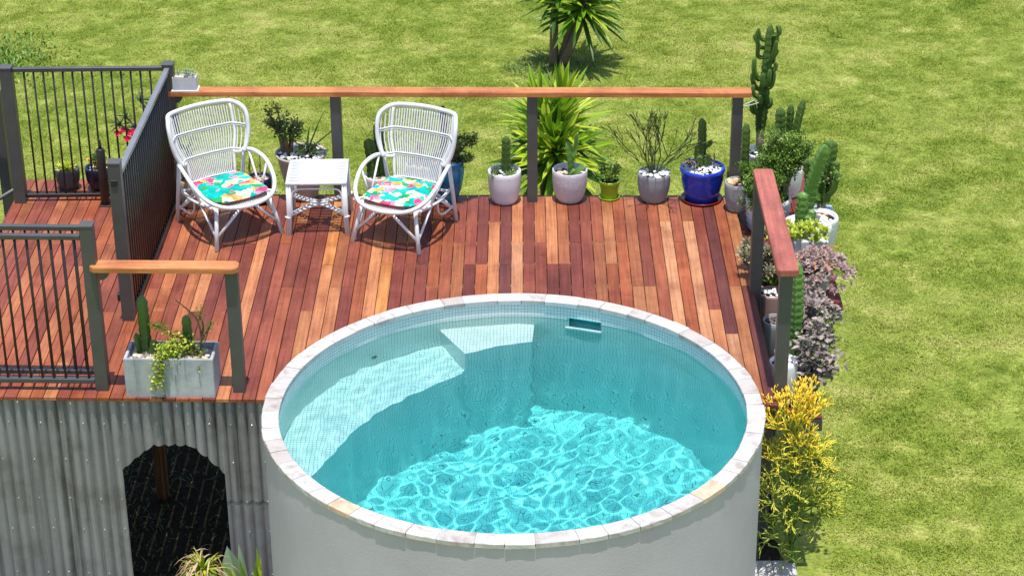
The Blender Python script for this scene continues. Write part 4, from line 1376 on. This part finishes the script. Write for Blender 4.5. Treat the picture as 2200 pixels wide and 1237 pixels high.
# cobalt pot
t = thing('potted_cactus', 'large glossy cobalt blue pot on an oxblood saucer', 'pot plant', (1.595, 3.645, -.002))
m = MB(); m.lathe([(.13, 0), (.168, .004), (.178, .026), (.168, .026), (.15, .012)], 40); m.build('saucer', M_P_RED, t, True)
zs = pot(t, [(.128, .013), (.135, .018), (.16, .10), (.178, .19), (.181, .235), (.178, .262), (.190, .270), (.194, .285), (.190, .302)], M_P_BLUE, .022, .018, 44)
stones('pebbles', M_PEB_W, t, .16, zs, .013, q, 320, dome=.03)
m = MB(); cactus(m, (-.015, 0, zs), .46, .032, q, (-.01, 0), 5)
for (x, y, h) in ((-.05, 0, .22), (.035, -.02, .15), (.05, .01, .1), (-.03, -.035, .14)): cactus(m, (x, y, zs), h, .024, q, (0, 0), 5)
arm_cactus(m, [(.01, 0, zs + .2), (.05, 0, zs + .22), (.065, 0, zs + .26)], .015)
m.parts('column', [M_CACTUS, M_SPINE], t)
m = MB(); m.tube([(.10, .05, zs), (.103, .05, zs + .06), (.1, .05, zs + .12)], .007, 6); m.build('seedling', M_ORANGET, t, True)
lf = MB()
for i in range(12): rosette(lf, (-.10 + q.uniform(-.05, .05), -.03 + q.uniform(-.05, .04), zs + q.uniform(.03, .08)), .045, q, 10, (q.uniform(-.6, .3), 0, 1), .35, .3)
lf.build('rosettes', M_LILAC, t)
# concrete pot
t = thing('potted_cactus', 'rough concrete pot of ochre stones with one tall cactus column', 'pot plant', (1.885, 3.43, -.002))
zs = pot(t, round_prof(.118, .255, .68), M_P_CONC, .013, .02)
stones('stones', M_PEB_O, t, .095, zs, .03, q, 16)
m = MB(); cactus(m, (.04, .03, zs), .54, .030, q, (.01, 0), 5); m.parts('column', [M_CACTUS, M_SPINE], t)

# ------------------------------------------------------------------ plant shelves beside the deck
sh = thing('plant_shelf', 'dark red timber plant shelf with grey edge beam beside the deck', 'shelf', (1.9, 1.84, -.10))
for i in range(7):
    x0 = .005 + i * .095; y0 = 0.0 if i >= 3 else .92
    m = MB(); m.box(x0, y0 - .012, -.024, x0 + .09, 2.75, 0, .002); o = m.build('board', M_DECK, sh); o.color = (.16, .03, .025, 1)
for (x0, x1, y0, y1) in ((.29, .665, .0, .04), (.0, .665, 2.70, 2.74), (.63, .668, .04, 2.70), (0.0, .29, .93, .97)):
    m = MB(); m.box(x0, y0, -.135, x1, y1, -.0255, .003); m.build('edge_beam', M_GREYP, sh)
for (x, y) in ((.3, 1.1), (.6, 2.66)):
    m = MB(); m.box(x - .04, y - .04, GROUND + .10, x + .04, y + .04, -.137, .003); m.build('support_post', M_GREYP, sh)
ld = thing('plant_shelf', 'low narrow timber ledge holding the pots below the deck edge', 'shelf', (1.9, .70, -.45))
for i in range(4):
    m = MB(); m.box(.005 + i * .095, 0, -.024, .095 + i * .095, 1.97, 0, .002); o = m.build('board', M_DECK, ld); o.color = (.14, .03, .025, 1)
m = MB(); m.box(0, 0, -.12, .385, .04, -.0255, .003); m.build('edge_beam', M_GREYP, ld)
for y in (.7, 1.8):
    m = MB(); m.box(.03, y - .04, GROUND + .45, .11, y + .04, -.122, .003); m.build('support_post', M_GREYP, ld)
SH = -.10; LD = -.45

q = random.Random(202)
# tall euphorbia
t = thing('potted_euphorbia', 'very tall branching euphorbia in a white ribbed pot at the rail end', 'pot plant', (2.15, 4.20, SH))
zs = pot(t, [(.10, 0), (.115, .01), (.13, .1), (.14, .27), (.146, .29), (.146, .31)], M_P_WHITE, .02, .02)
stones('pebbles', M_PEB_W, t, .11, zs, .018, q)
m = MB(); m.tube([(-.01, 0, zs - .02), (-.012, 0, zs + .12), (-.018, 0, zs + .22)], [.042, .036, .034], 10); m.build('trunk', M_BARKY, t, True)
m = MB()
cactus(m, (-.018, 0, zs + .20), .98, .042, q, (.045, 0), 5, .72, .05, .34)
arms = [(.18, -1, .0, .10), (.22, 1, .2, .08), (.20, -.6, -.6, .12), (.42, 1, -.3, .16), (.40, -1, .2, .15), (.45, .4, -.9, .17), (.50, -1, -.3, .2), (.47, 1, .5, .12), (.72, 1, -.2, .22), (.70, -1, 0, .24), (.68, .7, -.7, .2), (.75, .9, .4, .15), (.86, -.8, -.3, .12), (.34, -.9, -.4, .12), (.55, .9, 0, .1), (.9, .8, -.2, .1), (.25, .8, -.6, .1), (.28, -.3, -.9, .1), (.44, -.2, -1, .14), (.64, .9, .3, .12), (.78, -.9, .3, .12)]
for (u, dx, dy, L) in arms:
    z0 = zs + .20 + u * .98; x0 = -.018 + .045 * u * u
    dd = Vector((dx, dy, 0)).normalized()
    arm_cactus(m, [Vector((x0, 0, z0)) + dd * .02, Vector((x0, 0, z0 + .012)) + dd * q.uniform(.055, .07), Vector((x0, 0, z0 + L * .45)) + dd * q.uniform(.07, .095), Vector((x0, 0, z0 + L)) + dd * q.uniform(.065, .12)], q.uniform(.0125, .018), 4, .45)
m.parts('branch', [M_CACTUS, M_SPINE], t)
m = MB(); m.tube(smooth_path([(-.335, -.64, .985), (-.20, -.36, .87), (-.03, -.05, .785), (.03, .0, .785), (-.02, .05, .79), (-.2, -.28, .85), (-.26, -.54, .975), (-.335, -.64, .985)], 6), .004, 5)
rp = m.build('garden_tie', mottled('pale_rope', (.5, .5, .42), (.62, .62, .54), 60, .8), None, True, loc=(2.15, 4.20, SH)); tag(rp, 'pale cord tying the tall euphorbia to the rail post', 'cord')
# cactus cluster behind the crassula
t = thing('potted_cactus', 'three dark cactus columns rising behind the crassula bush', 'pot plant', (2.36, 3.95, SH))
zs = pot(t, round_prof(.13, .26, .7), M_P_WHITE)
stones('pebbles', M_PEB_W, t, .11, zs, .016, q)
m = MB(); cactus(m, (-.09, .02, zs), .58, .040, q, (0, 0), 5); cactus(m, (-.01, .04, zs), .60, .028, q, (.02, 0), 4); cactus(m, (.02, 0, zs), .66, .028, q, (.13, 0), 4); m.parts('column', [M_CACTUS, M_SPINE], t)
# crassula bush
t = thing('potted_crassula', 'big bright green crassula bush with thick branches in white ribbed pot', 'pot plant', (2.12, 3.28, SH))
prof = []
for i in range(13): prof.append((.155 + .012 * (i % 2) + .03 * i / 12, .28 * i / 12))
zs = pot(t, prof, M_P_WHITE, .018, .03)
stones('stones', M_PEB_O, t, .15, zs, .03, q, 26)
m = MB(); lf = MB()
bush(m, lf, (0, 0, zs), .34, .25, 18, q, .026, 85, bias=(0, -.02), r0=.016, sub=5, wide=.42)
bush(m, lf, (.12, .05, zs), .62, .19, 14, q, .026, 85, bias=(.05, 0), r0=.018, sub=5, wide=.42)
bush(m, lf, (.05, .02, zs), .46, .2, 10, q, .026, 85, r0=.014, sub=5, wide=.42)
bush(m, lf, (-.1, -.06, zs), .22, .16, 8, q, .024, 70, r0=.012, sub=4, wide=.42)
bush(m, lf, (0, -.08, zs), .1, .24, 12, q, .024, 70, r0=.01, sub=4, wide=.42, droop=.3)
m.build('branches', M_BARKY, t, True); lf.build('leaves', M_JADE, t)
# square grey pot with a broad dark cactus
t = thing('potted_cactus', 'broad dark branching cactus at the outer edge of the shelf', 'pot plant', (2.52, 3.12, SH))
m = MB(); m.box(-.13, -.13, 0, .13, .13, .22, .006); m.build('pot', M_P_LIGHTB, t)
m = MB(); m.tube([(.02, 0, .2), (.025, 0, .31)], [.034, .038], 10); m.build('trunk', M_BARKY, t, True)
m = MB(); cactus(m, (.025, 0, .30), .56, .058, q, (.08, 0), 4, .85, .02, .4); cactus(m, (-.07, 0, .36), .34, .044, q, (-.12, 0), 4); cactus(m, (.10, -.02, .42), .26, .030, q, (.1, 0), 4)
arm_cactus(m, [(.06, -.03, .40), (.10, -.06, .46), (.12, -.06, .62)], .03, 4); arm_cactus(m, [(0, -.03, .34), (-.05, -.04, .38), (-.075, -.04, .5)], .035, 4)
m.parts('column', [M_CACTUS, M_SPINE], t)
lf = MB(); s_ = MB(); bush(s_, lf, (.09, -.05, .45), .14, .06, 5, q, .022, 10); s_.build('twigs', M_TWIG, t); lf.build('leaves', M_OLIVE, t)
# white ribbed pot with upright pale cactus
t = thing('potted_cactus', 'wide white ribbed pot with a bright green notched cactus', 'pot plant', (2.37, 2.70, SH))
prof = []
for i in range(13): prof.append((.145 + .008 * (i % 2) + .055 * math.sin(i / 12 * PI * .6), .30 * i / 12))
zs = pot(t, prof, M_P_WHITE, .026, .03)
stones('stones', M_PEB_W, t, .15, zs, .032, q, 24)
m = MB(); cactus(m, (-.02, .05, zs), .70, .052, q, (.20, 0), 3, .8, .02, .42); cactus(m, (-.06, -.06, zs), .34, .042, q, (.02, 0), 6, .95, 0, .16); cactus(m, (.01, -.07, zs), .19, .034, q, (.1, 0), 5, .95, 0, .2); cactus(m, (-.015, -.1, zs), .15, .03, q, (.05, 0), 5)
m.parts('column', [M_CACTUS_L, M_SPINE], t)
# ribbed white planter right behind
t = thing('plant_pot', 'empty looking white ribbed pot of pebbles behind the notched cactus', 'pot', (2.50, 2.92, SH))
prof = []
for i in range(13): prof.append((.125 + .008 * (i % 2) + .03 * math.sin(i / 12 * PI * .6), .27 * i / 12))
zs = pot(t, prof, M_P_WHITE, .02, .03); stones('stones', M_PEB_T, t, .11, zs, .03, q, 16)
# lime succulent trough
t = thing('potted_succulent', 'whitewashed timber trough overflowing with lime yellow succulents', 'pot plant', (2.31, 2.44, SH + .001))
m = MB(); m.box(-.19, -.11, 0, .19, .11, .31, .005); m.build('trough', mottled('whitewashed_timber', (.42, .42, .42), (.62, .62, .62), 3, .8, .2, .3, (20, 20, 1)), t)
lf = MB()
for i in range(150):
    x, y = q.uniform(-.30, .19), q.uniform(-.14, .13)
    rosette(lf, (x, y, .33 + q.uniform(-.02, .075) - .2 * max(0, abs(x) - .16)), q.uniform(.035, .055), q, 9, (q.uniform(-.5, .5), q.uniform(-.7, .3), 1), .36, .3)
lf.build('leaves', M_LIME, t)
# mauve rosettes spilling over the shelf end
t = thing('potted_succulent', 'sprawling mauve pink rosette succulents with orange stems on the shelf end', 'pot plant', (2.36, 2.08, SH))
zs = pot(t, round_prof(.13, .17, .75), M_P_CONC)
lf = MB(); st_ = MB()
for i in range(190):
    a = q.uniform(0, 6.28); rr = .30 * math.sqrt(q.random())
    x, y = rr * math.cos(a) * .95 + .02, rr * math.sin(a) * .85 - .06
    h = .16 + .20 * (1 - (rr / .30) ** 2) + q.uniform(-.05, .04) - (.22 * max(0, -y - .14))
    rosette(lf, (x, y, h), q.uniform(.032, .058), q, 11, (x * 2 + q.uniform(-.4, .4), y * 2 + q.uniform(-.5, .2), .8), .34, .3)
for i in range(12):
    a = q.uniform(0, 6.28); rr = q.uniform(.1, .3)
    st_.tube(smooth_path([(0, 0, .16), (rr * .5 * math.cos(a), rr * .5 * math.sin(a), .33), (rr * math.cos(a) + .02, rr * math.sin(a) - .05, .30)], 4), .0045, 5)
lf.build('rosettes', M_MAUVE, t); st_.build('stems', M_ORANGET, t)
# bronze aeoniums near the middle rail post
t = thing('potted_succulent', 'cluster of bronze aeonium heads beside the rail post', 'pot plant', (2.02, 2.24, LD))
zs = pot(t, [(.10, 0), (.11, .005), (.12, .15), (.122, .36)], mottled('cream_pot', (.5, .45, .4), (.6, .55, .5), 8, .7), .016, .02)
lf = MB(); st_ = MB()
for i in range(30):
    x, y, z = q.uniform(-.22, .10), q.uniform(-.16, .10), q.uniform(.49, .66)
    rosette(lf, (x, y, z), q.uniform(.055, .085), q, 22, (x * 2, -.5, 1), .26, .2)
    st_.tube([(x * .3, y * .3, zs), (x * .8, y * .8, z - .06), (x, y, z)], .007, 5)
lf.parts('rosette', M_AEON, t); st_.build('stems', M_TWIG, t)
lf = MB()
for i in range(16): lf.leaf((.05, -.08, zs), (q.gauss(0, 1), q.gauss(-.2, .8), 1), .17, .02, None, .4, .2, 3, t=.5)
lf.build('leaves', M_JADE, t)
# pink pot
t = thing('potted_cactus', 'dusty pink pot of white pebbles with a tall dotted cactus column', 'pot plant', (2.035, 2.02, LD))
zs = pot(t, [(.085, 0), (.095, .006), (.105, .15), (.112, .36), (.112, .375)], M_P_PINK, .014, .02)
stones('pebbles', M_PEB_W, t, .09, zs, .018, q)
# tall cactus in front of that, behind the front post
t2 = thing('potted_cactus', 'tall dark green spotted cactus column behind the front rail post', 'pot plant', (2.085, 1.28, LD))
zs = pot(t2, round_prof(.11, .24, .7), M_P_GREY); stones('pebbles', M_PEB_W, t2, .09, zs, .016, q)
m = MB(); cactus(m, (.045, 0, zs), .78, .05, q, (-.03, 0), 7, .9, .0, .14); m.parts('column', [M_CACTUS_L, M_SPINE], t2)
# grey pots along the deck edge
t = thing('plant_pot', 'pale grey pot filled with dark soil below the deck edge', 'pot', (2.02, 1.60, LD))
zs = pot(t, round_prof(.105, .345, .75), M_P_GREY, .016, .02)
m = MB(); pebs = MB()
for i in range(40): pebble(pebs, (q.uniform(-.06, .06), q.uniform(-.06, .06), zs), .016, q)
o = pebs.build('clods', mottled('clay_clod', (.1, .085, .08), (.2, .17, .16), 20, .9), t, True); o['kind'] = 'stuff'
t = thing('plant_pot', 'rounded off white pot of white pebbles beside the front rail post', 'pot', (1.995, .90, LD))
zs = pot(t, [(.05, 0), (.07, .01), (.10, .12), (.115, .24), (.11, .345), (.105, .36)], M_P_WHITE, .014, .03); stones('pebbles', M_PEB_W, t, .085, zs, .022, q)
# grey lilac kalanchoe
t = thing('potted_kalanchoe', 'grey lilac leafy kalanchoe tumbling beside the front rail post', 'pot plant', (2.20, 1.10, LD))
zs = pot(t, round_prof(.12, .22, .7), M_P_DKGREY)
m = MB(); lf = MB()
for i in range(30):
    x, y = q.uniform(-.10, .22), q.uniform(-.30, .30); z = q.uniform(.16, .50) + .12 * (y > .05) + .1 * (.2 - x)
    m.tube(smooth_path([(0, 0, zs), (x * .5, y * .6, (zs + z) / 2 + .08), (x, y, z)], 3), .0045, 5)
    for k in range(22):
        c = Vector((x, y, z)) + Vector((q.gauss(0, 1), q.gauss(0, 1), q.gauss(0, 1))) * .034
        lf.leaf(c, (q.gauss(0, 1), q.gauss(-.2, 1), q.gauss(.2, .6)), .05 * q.uniform(.6, 1.3), .034, (q.gauss(0, .4), q.gauss(0, .4), 1), .3, .1, 2, t=.5)
m.build('stems', M_OLIVE, t); lf.build('leaves', M_LILAC, t)
lf = MB()
for i in range(70): lf.leaf((.16 + q.gauss(0, .04), .10 + q.gauss(0, .06), .42 + q.gauss(0, .04)), (q.gauss(0, 1), q.gauss(0, 1), .6), .045, .03, None, .3, .1, 2, t=.5)
lf.build('green_shoots', M_JADE, t)
# second lilac mass just in front of the shelf
t = thing('potted_kalanchoe', 'plump grey purple rosettes hanging in front of the shelf beam', 'pot plant', (2.2, 1.60, LD))
zs = pot(t, round_prof(.11, .26, .7), M_P_GREY)
lf = MB(); m = MB()
for i in range(60):
    x, y = q.uniform(-.12, .16), q.uniform(-.14, .12); z = .30 + q.uniform(0, .26) - .3 * abs(x)
    rosette(lf, (x, y, z), q.uniform(.04, .07), q, 12, (x * 2, -.6 + q.uniform(-.3, .3), .8), .5, .25)
    if i % 4 == 0: m.tube([(0, 0, zs), (x * .6, y * .6, z * .8), (x, y, z)], .006, 5)
lf.build('rosettes', M_LILAC, t); m.build('stems', M_TWIG, t)
# yellow pencil shrub growing from the lawn
t = thing('pencil_shrub', 'tall bright yellow pencil cactus shrub growing beside the pool wall', 'shrub', (2.02, .16, GROUND))
m = MB(); m.tube([(.02, 0, 0), (.03, .02, .5), (.0, 0, 1.1), (-.02, .02, 1.5)], [.036, .034, .03, .024], 8)
m.build('trunk', M_CACTUS_L, t, True)
def fire(seed, groups):
    q = random.Random(seed); m = MB()
    for (bx, by, bz, n, L, dep, t0, dt, sp, up, dirx) in groups:
        for i in range(n):
            a = q.uniform(0, 6.28); s = q.uniform(.2, .9)
            pencil(m, (bx + q.uniform(-.04, .04), by + q.uniform(-.04, .04), bz + q.uniform(-.1, .1)), (math.cos(a) * s + dirx, math.sin(a) * s * .8 - .15, .75), L, .0075, dep, q, sp, up, t0, dt, (2, 2, 3), .8)
    m.build('branches', M_FIRE, t, True)
fire(5, [(-.03, .0, 1.58, 19, .118, 4, .05, .17, .42, .22, -.02), (0, 0, 1.30, 15, .118, 4, -.04, .15, .5, .05, .06), (-.04, -.04, 1.05, 11, .115, 4, -.12, .12, .5, .0, -.12),
         (.03, 0, .92, 9, .125, 4, -.12, .10, .5, .02, .55), (.0, -.02, .66, 12, .12, 3, -.18, .09, .5, .0, -.2)])
# stone block below the shrub
t = thing('stone_pier', 'pale tiled stone pier top beside the foot of the pool', 'pier', (1.895, -.10, GROUND))
m = MB(); m.box(-.17, -.45, 0, .17, .30, .50, .004); m.build('core', M_RENDER, t)
for i in range(2):
    for j in range(4):
        m = MB(); m.box(-.0835, -.0905, .502, .0835, .0905, .534, .003); o = m.build('tile', M_STONE, t); o.location = (-.0855 + .171 * i, -.36 + .185 * j, 0)

# ------------------------------------------------------------------ cement trough at the front
q = random.Random(303)
t = thing('planter_trough', 'streaked cement trough of cacti and yellow green succulent on deck edge', 'planter', (-2.432, .375, -.001), math.radians(-1.2))
W2, D2, H = .318, .140, .305
m = MB(); w = .02
def frame_box(m, W2, D2, H, w, z0):
    o4 = [(-W2, -D2), (W2, -D2), (W2, D2), (-W2, D2)]; i4 = [(x - math.copysign(w, x), y - math.copysign(w, y)) for x, y in o4]
    vs = [(x, y, 0) for x, y in o4] + [(x, y, H) for x, y in o4] + [(x, y, H) for x, y in i4] + [(x, y, z0) for x, y in i4]
    fs = [(3, 2, 1, 0)] + [(i, (i + 1) % 4, 4 + (i + 1) % 4, 4 + i) for i in range(4)] + [(4 + i, 4 + (i + 1) % 4, 8 + (i + 1) % 4, 8 + i) for i in range(4)] + [(8 + i, 8 + (i + 1) % 4, 12 + (i + 1) % 4, 12 + i) for i in range(4)] + [(12, 13, 14, 15)]
    bm = bmesh.new(); V = [bm.verts.new(v) for v in vs]
    for f in fs: bm.faces.new([V[i] for i in f])
    bmesh.ops.bevel(bm, geom=[e for e in bm.edges if max(v.co.z for v in e.verts) > H - .001 or abs(e.verts[0].co.z - e.verts[1].co.z) > .1], offset=.004, segments=2, affect='EDGES')
    bm.verts.index_update(); m.add([v.co.copy() for v in bm.verts], [tuple(v.index for v in f.verts) for f in bm.faces]); bm.free()
frame_box(m, W2, D2, H, .022, H - .05); m.build('trough', M_CEMENT, t)
m = MB()
for i in range(120): pebble(m, (q.uniform(-W2 + .05, W2 - .05), q.uniform(-D2 + .04, D2 - .04), H - .045 + q.uniform(0, .012)), q.uniform(.016, .03), q)
o = m.build('pebbles', M_PEB_T, t, True); o['kind'] = 'stuff'
zs = H - .05
m = MB(); cactus(m, (-.185, .045, zs), .46, .036, q, (0, 0), 6, .95, 0, .16); cactus(m, (-.225, .03, zs), .17, .022, q, (-.15, 0), 5); arm_cactus(m, [(-.165, .03, zs + .01), (-.135, .02, zs + .06), (-.125, .02, zs + .12)], .026, 5, .2); cactus(m, (.115, .06, zs), .30, .030, q, (0, 0), 6, .95, 0, .16)
m.parts('column', [M_CACTUS, M_SPINE], t)
m = MB(); lf = MB()
def sprig(pts, n, leaf, spreadr):
    P = smooth_path(pts, 5); k = len(P)
    m.tube(P, [.009 * (1 - .7 * i / k) for i in range(k)], 5)
    for i in range(n):
        u = q.random() ** .8; c = P[min(k - 1, int(u * k))] + Vector((q.gauss(0, 1), q.gauss(0, 1), q.gauss(0, 1))) * spreadr
        lf.leaf(c, (q.gauss(0, 1), q.gauss(-.3, 1), q.gauss(.4, .8)), leaf * q.uniform(.7, 1.2), leaf * .85, (q.gauss(0, .6), q.gauss(0, .6), 1), .25, 0, 2, t=.5)
B0 = (.20, .02, zs)
sprig([B0, (.13, -.02, zs + .10), (.05, -.05, zs + .13), (-.03, -.12, zs + .08), (-.07, -.17, zs - .06), (-.085, -.175, zs - .14)], 420, .021, .026)
sprig([B0, (.12, -.01, zs + .13), (.03, -.03, zs + .19), (-.06, 0, zs + .23), (-.11, 0, zs + .245)], 200, .019, .02)
sprig([(.1, -.03, zs + .1), (.03, -.06, zs + .09), (-.02, -.07, zs + .07)], 330, .021, .045)
sprig([(.02, -.06, zs + .09), (-.05, -.12, zs + .02)], 240, .021, .033)
sprig([B0, (.22, .02, zs + .14), (.20, .03, zs + .27), (.14, .05, zs + .34), (.05, .06, zs + .42)], 40, .012, .008)
sprig([(.22, .02, zs + .14), (.24, .02, zs + .24), (.22, .02, zs + .32), (.235, .02, zs + .36)], 90, .013, .02)
sprig([(.22, .02, zs + .12), (.27, .03, zs + .20), (.30, .02, zs + .26)], 90, .013, .018)
sprig([B0, (.22, -.06, zs + .05), (.215, -.12, zs + .03), (.22, -.15, zs - .04)], 50, .013, .012)
sprig([B0, (.12, -.03, zs + .03), (.06, -.05, zs + .02)], 0, .012, .01)
m.build('branches', M_TWIG, t, True); lf.build('leaves', M_YELLOWG, t)
m = MB()
for i in range(16): m.leaf((-.13 + q.uniform(-.03, .03), -.03, zs), (q.gauss(0, .5), q.gauss(-.2, .4), 1), q.uniform(.08, .16), .005, None, .3, .1, 3, t=.5)
m.build('grass_blades', M_OLIVE, t)
# little square planter on the handrail
t = thing('small_planter', 'small square white cement planter standing on the orange handrail', 'planter', (-2.745, 3.685, 1.004))
m = MB(); m.box(-.112, -.062, 0, .112, .062, .012, .002); m.build('saucer', M_P_WHITE, t)
m = MB()
frame_box(m, .10, .055, .115, .008, .1); m.build('box', mottled('pale_cement', (.5, .5, .52), (.6, .6, .61), 12, .75, .25, .2), t, loc=(0, 0, .0122))
stones('pebbles', M_PEB_T, t, .08, .112, .012, q, 50, rect=(.085, .04))
lf = MB()
for i in range(14): rosette(lf, (q.uniform(-.08, .08), q.uniform(-.04, .04), .13 + q.uniform(0, .03)), .03, q, 9, (q.gauss(0, .4), q.gauss(0, .4), 1), .4, .5)
lf.build('leaves', M_GLAUCOUS, t)

# ------------------------------------------------------------------ yuccas on the lawn
def yucca(label, loc, heads, seed, group=None):
    q = random.Random(seed)
    t = thing('yucca', label, 'yucca', loc)
    lf = []; old = []; tr = MB()
    for (x, y, z, n, L, w, ax) in heads:
        c = Vector((x, y, z)); axv = Vector(ax).normalized(); s = axv.orthogonal().normalized(); u_ = axv.cross(s)
        for i in range(n):
            a = i * 2.39996 + q.uniform(-.2, .2); f = i / n
            el = 1.45 - 1.75 * f + q.uniform(-.12, .12)
            d = (s * math.cos(a) + u_ * math.sin(a)) * math.cos(el) + axv * math.sin(el)
            one = MB(); (old if f > .78 else lf).append(one)
            one.leaf(c - axv * (.28 * f) + d * .03, d, L * q.uniform(.8, 1.1) * (.8 + .2 * f), w * q.uniform(.85, 1.15), axv, .45, .05 + .12 * f, 5)
        tr.tube(smooth_path([(x * .25, y * .25, 0), (x * .7, y * .7, z * .5), (x, y, z)], 5), [.06 - .002 * i for i in range(11)], 8)
    tr.build('trunk', mottled('yucca_bark', (.10, .07, .045), (.22, .16, .1), 30, .9, .2, .6, (1, 1, 4)), t, True)
    leaf_parts(t, lf, M_YUCCA); leaf_parts(t, old, M_YUCCA_D)
    return t
yucca('big yellow green yucca growing right behind the handrail', (.37, 4.95, GROUND), [(.0, -.06, 1.84, 130, .60, .050, (0, -.75, 1)), (.04, .25, 2.08, 95, .62, .048, (.08, .0, 1)), (-.12, .16, 2.10, 65, .56, .044, (-.2, .0, 1))], 41)
yucca('leaning yucca with bare trunk standing alone out on the lawn', (.44, 12.0, GROUND), [(.02, 0, 1.10, 70, .55, .055, (-.1, 0, 1)), (.42, -.12, .95, 120, .66, .060, (.3, -.2, 1)), (.38, .1, 1.4, 70, .66, .055, (.25, 0, 1))], 42)
# rough grass and leaf litter round the yuccas
q = random.Random(55)
m = MB()
for (cx, cy, R, n) in ((.4, 11.9, .42, 900), (.45, 5.0, .5, 700), (1.15, 4.6, .35, 300)):
    for i in range(n):
        a = q.uniform(0, 6.28); r = R * math.sqrt(q.random())
        m.leaf((cx + r * math.cos(a) * 1.4, cy + r * math.sin(a), GROUND), (q.gauss(0, .6), q.gauss(0, .6), 1), q.uniform(.06, .16), .008, None, .2, .4, 2, t=.5)
o = m.build('rough_grass', M_OLIVE); o['kind'] = 'stuff'; o['label'] = 'long rough grass round the foot of the yuccas'
# weeds in the back left of the lawn
m = MB()
for i in range(1500):
    x, y = -6.6 + q.gauss(0, .4), 12.3 + q.gauss(0, .5)
    m.leaf((x, y, GROUND), (q.gauss(0, .8), q.gauss(0, .8), 1), q.uniform(.05, .12), .022, None, .2, .2, 2, t=.5)
o = m.build('clover', M_JADE); o['kind'] = 'stuff'; o['label'] = 'patch of broad leaved weeds in the lawn'

# ------------------------------------------------------------------ plants by the arched opening
q = random.Random(77)
t = thing('agave', 'upright grey green agave leaf clump beside the arched opening', 'agave', (-1.90, -.07, GROUND))
lf = MB()
for (dx, dy, dz, L, w) in ((-.20, .0, 1, .86, .20), (.05, -.1, 1, .60, .11), (.35, -.2, .8, .5, .1), (-.6, -.2, .6, .5, .1), (-.12, .1, 1, .82, .07)):
    lf.mark(); lf.leaf((0, 0, .0), (dx, dy, dz), L, w, (-.2, -1, .2), .35, .0, 7, t=.5)
lf.parts('leaf', M_GLAUCOUS, t)
t = thing('strap_plant', 'bright green strap leaved clump against the pool wall', 'plant', (-1.82, -.24, GROUND))
lf = MB()
for i in range(26): lf.mark(); lf.leaf((q.uniform(-.08, .1), q.uniform(-.08, .05), 0), (q.gauss(-.05, .22), q.gauss(0, .15), 1), q.uniform(.5, .95), .045, (q.uniform(-.3, .3), -1, .2), .4, .05, 6, t=q.uniform(0, 1))
lf.parts('leaf', M_STRAP, t)
t = thing('drying_lily', 'yellowing spiky plant with dry curled tips before the arched opening', 'plant', (-1.99, -.16, GROUND))
m = MB(); m.tube(smooth_path([(0, 0, 0), (-.06, -.02, .42), (-.24, -.03, .72)], 6), [.035 - .001 * i for i in range(13)], 7); m.build('stalk', mottled('yellow_stalk', (.5, .42, .04), (.62, .5, .06), 10, .6), t, True)
lf = MB(); dr = MB()
for i in range(130):
    a = q.uniform(0, 6.28); el = q.uniform(-.5, 1.3); d = Vector((math.cos(a) * math.cos(el) - .25, math.sin(a) * math.cos(el), math.sin(el))); L = q.uniform(.12, .24)
    lf.leaf((-.24, -.03, .72), d, L, .013, None, .35, .25, 3, t=q.uniform(0, 1))
    e = Vector((-.24, -.03, .72)) + d.normalized() * L * .75 - Vector((0, 0, .12 * L))
    dr.leaf(e, d + Vector((q.gauss(0, .5), q.gauss(0, .5), -.9)), L * .5, .011, None, .6, .5, 3, t=.5)
lf.build('leaves', M_STRAP, t); dr.build('dry_tips', M_DRY, t)
# weeds growing in the striped light under the deck
m = MB()
for i in range(1400):
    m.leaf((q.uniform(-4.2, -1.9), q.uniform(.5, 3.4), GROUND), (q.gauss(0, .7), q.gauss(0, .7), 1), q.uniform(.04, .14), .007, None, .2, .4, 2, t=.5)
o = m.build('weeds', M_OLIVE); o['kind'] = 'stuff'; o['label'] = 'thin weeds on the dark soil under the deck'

# small joined greenery, gravel and thin twigs count as stuff
for o in bpy.data.objects:
    if o.parent is not None and o.type == 'MESH' and 'kind' not in o:
        if o.name.split('.')[0] in ('leaves', 'rosettes', 'stems', 'branches', 'trailing_leaves', 'ground_leaves', 'low_stems', 'twigs', 'green_shoots', 'grass_blades', 'dry_tips'):
            o['kind'] = 'stuff'
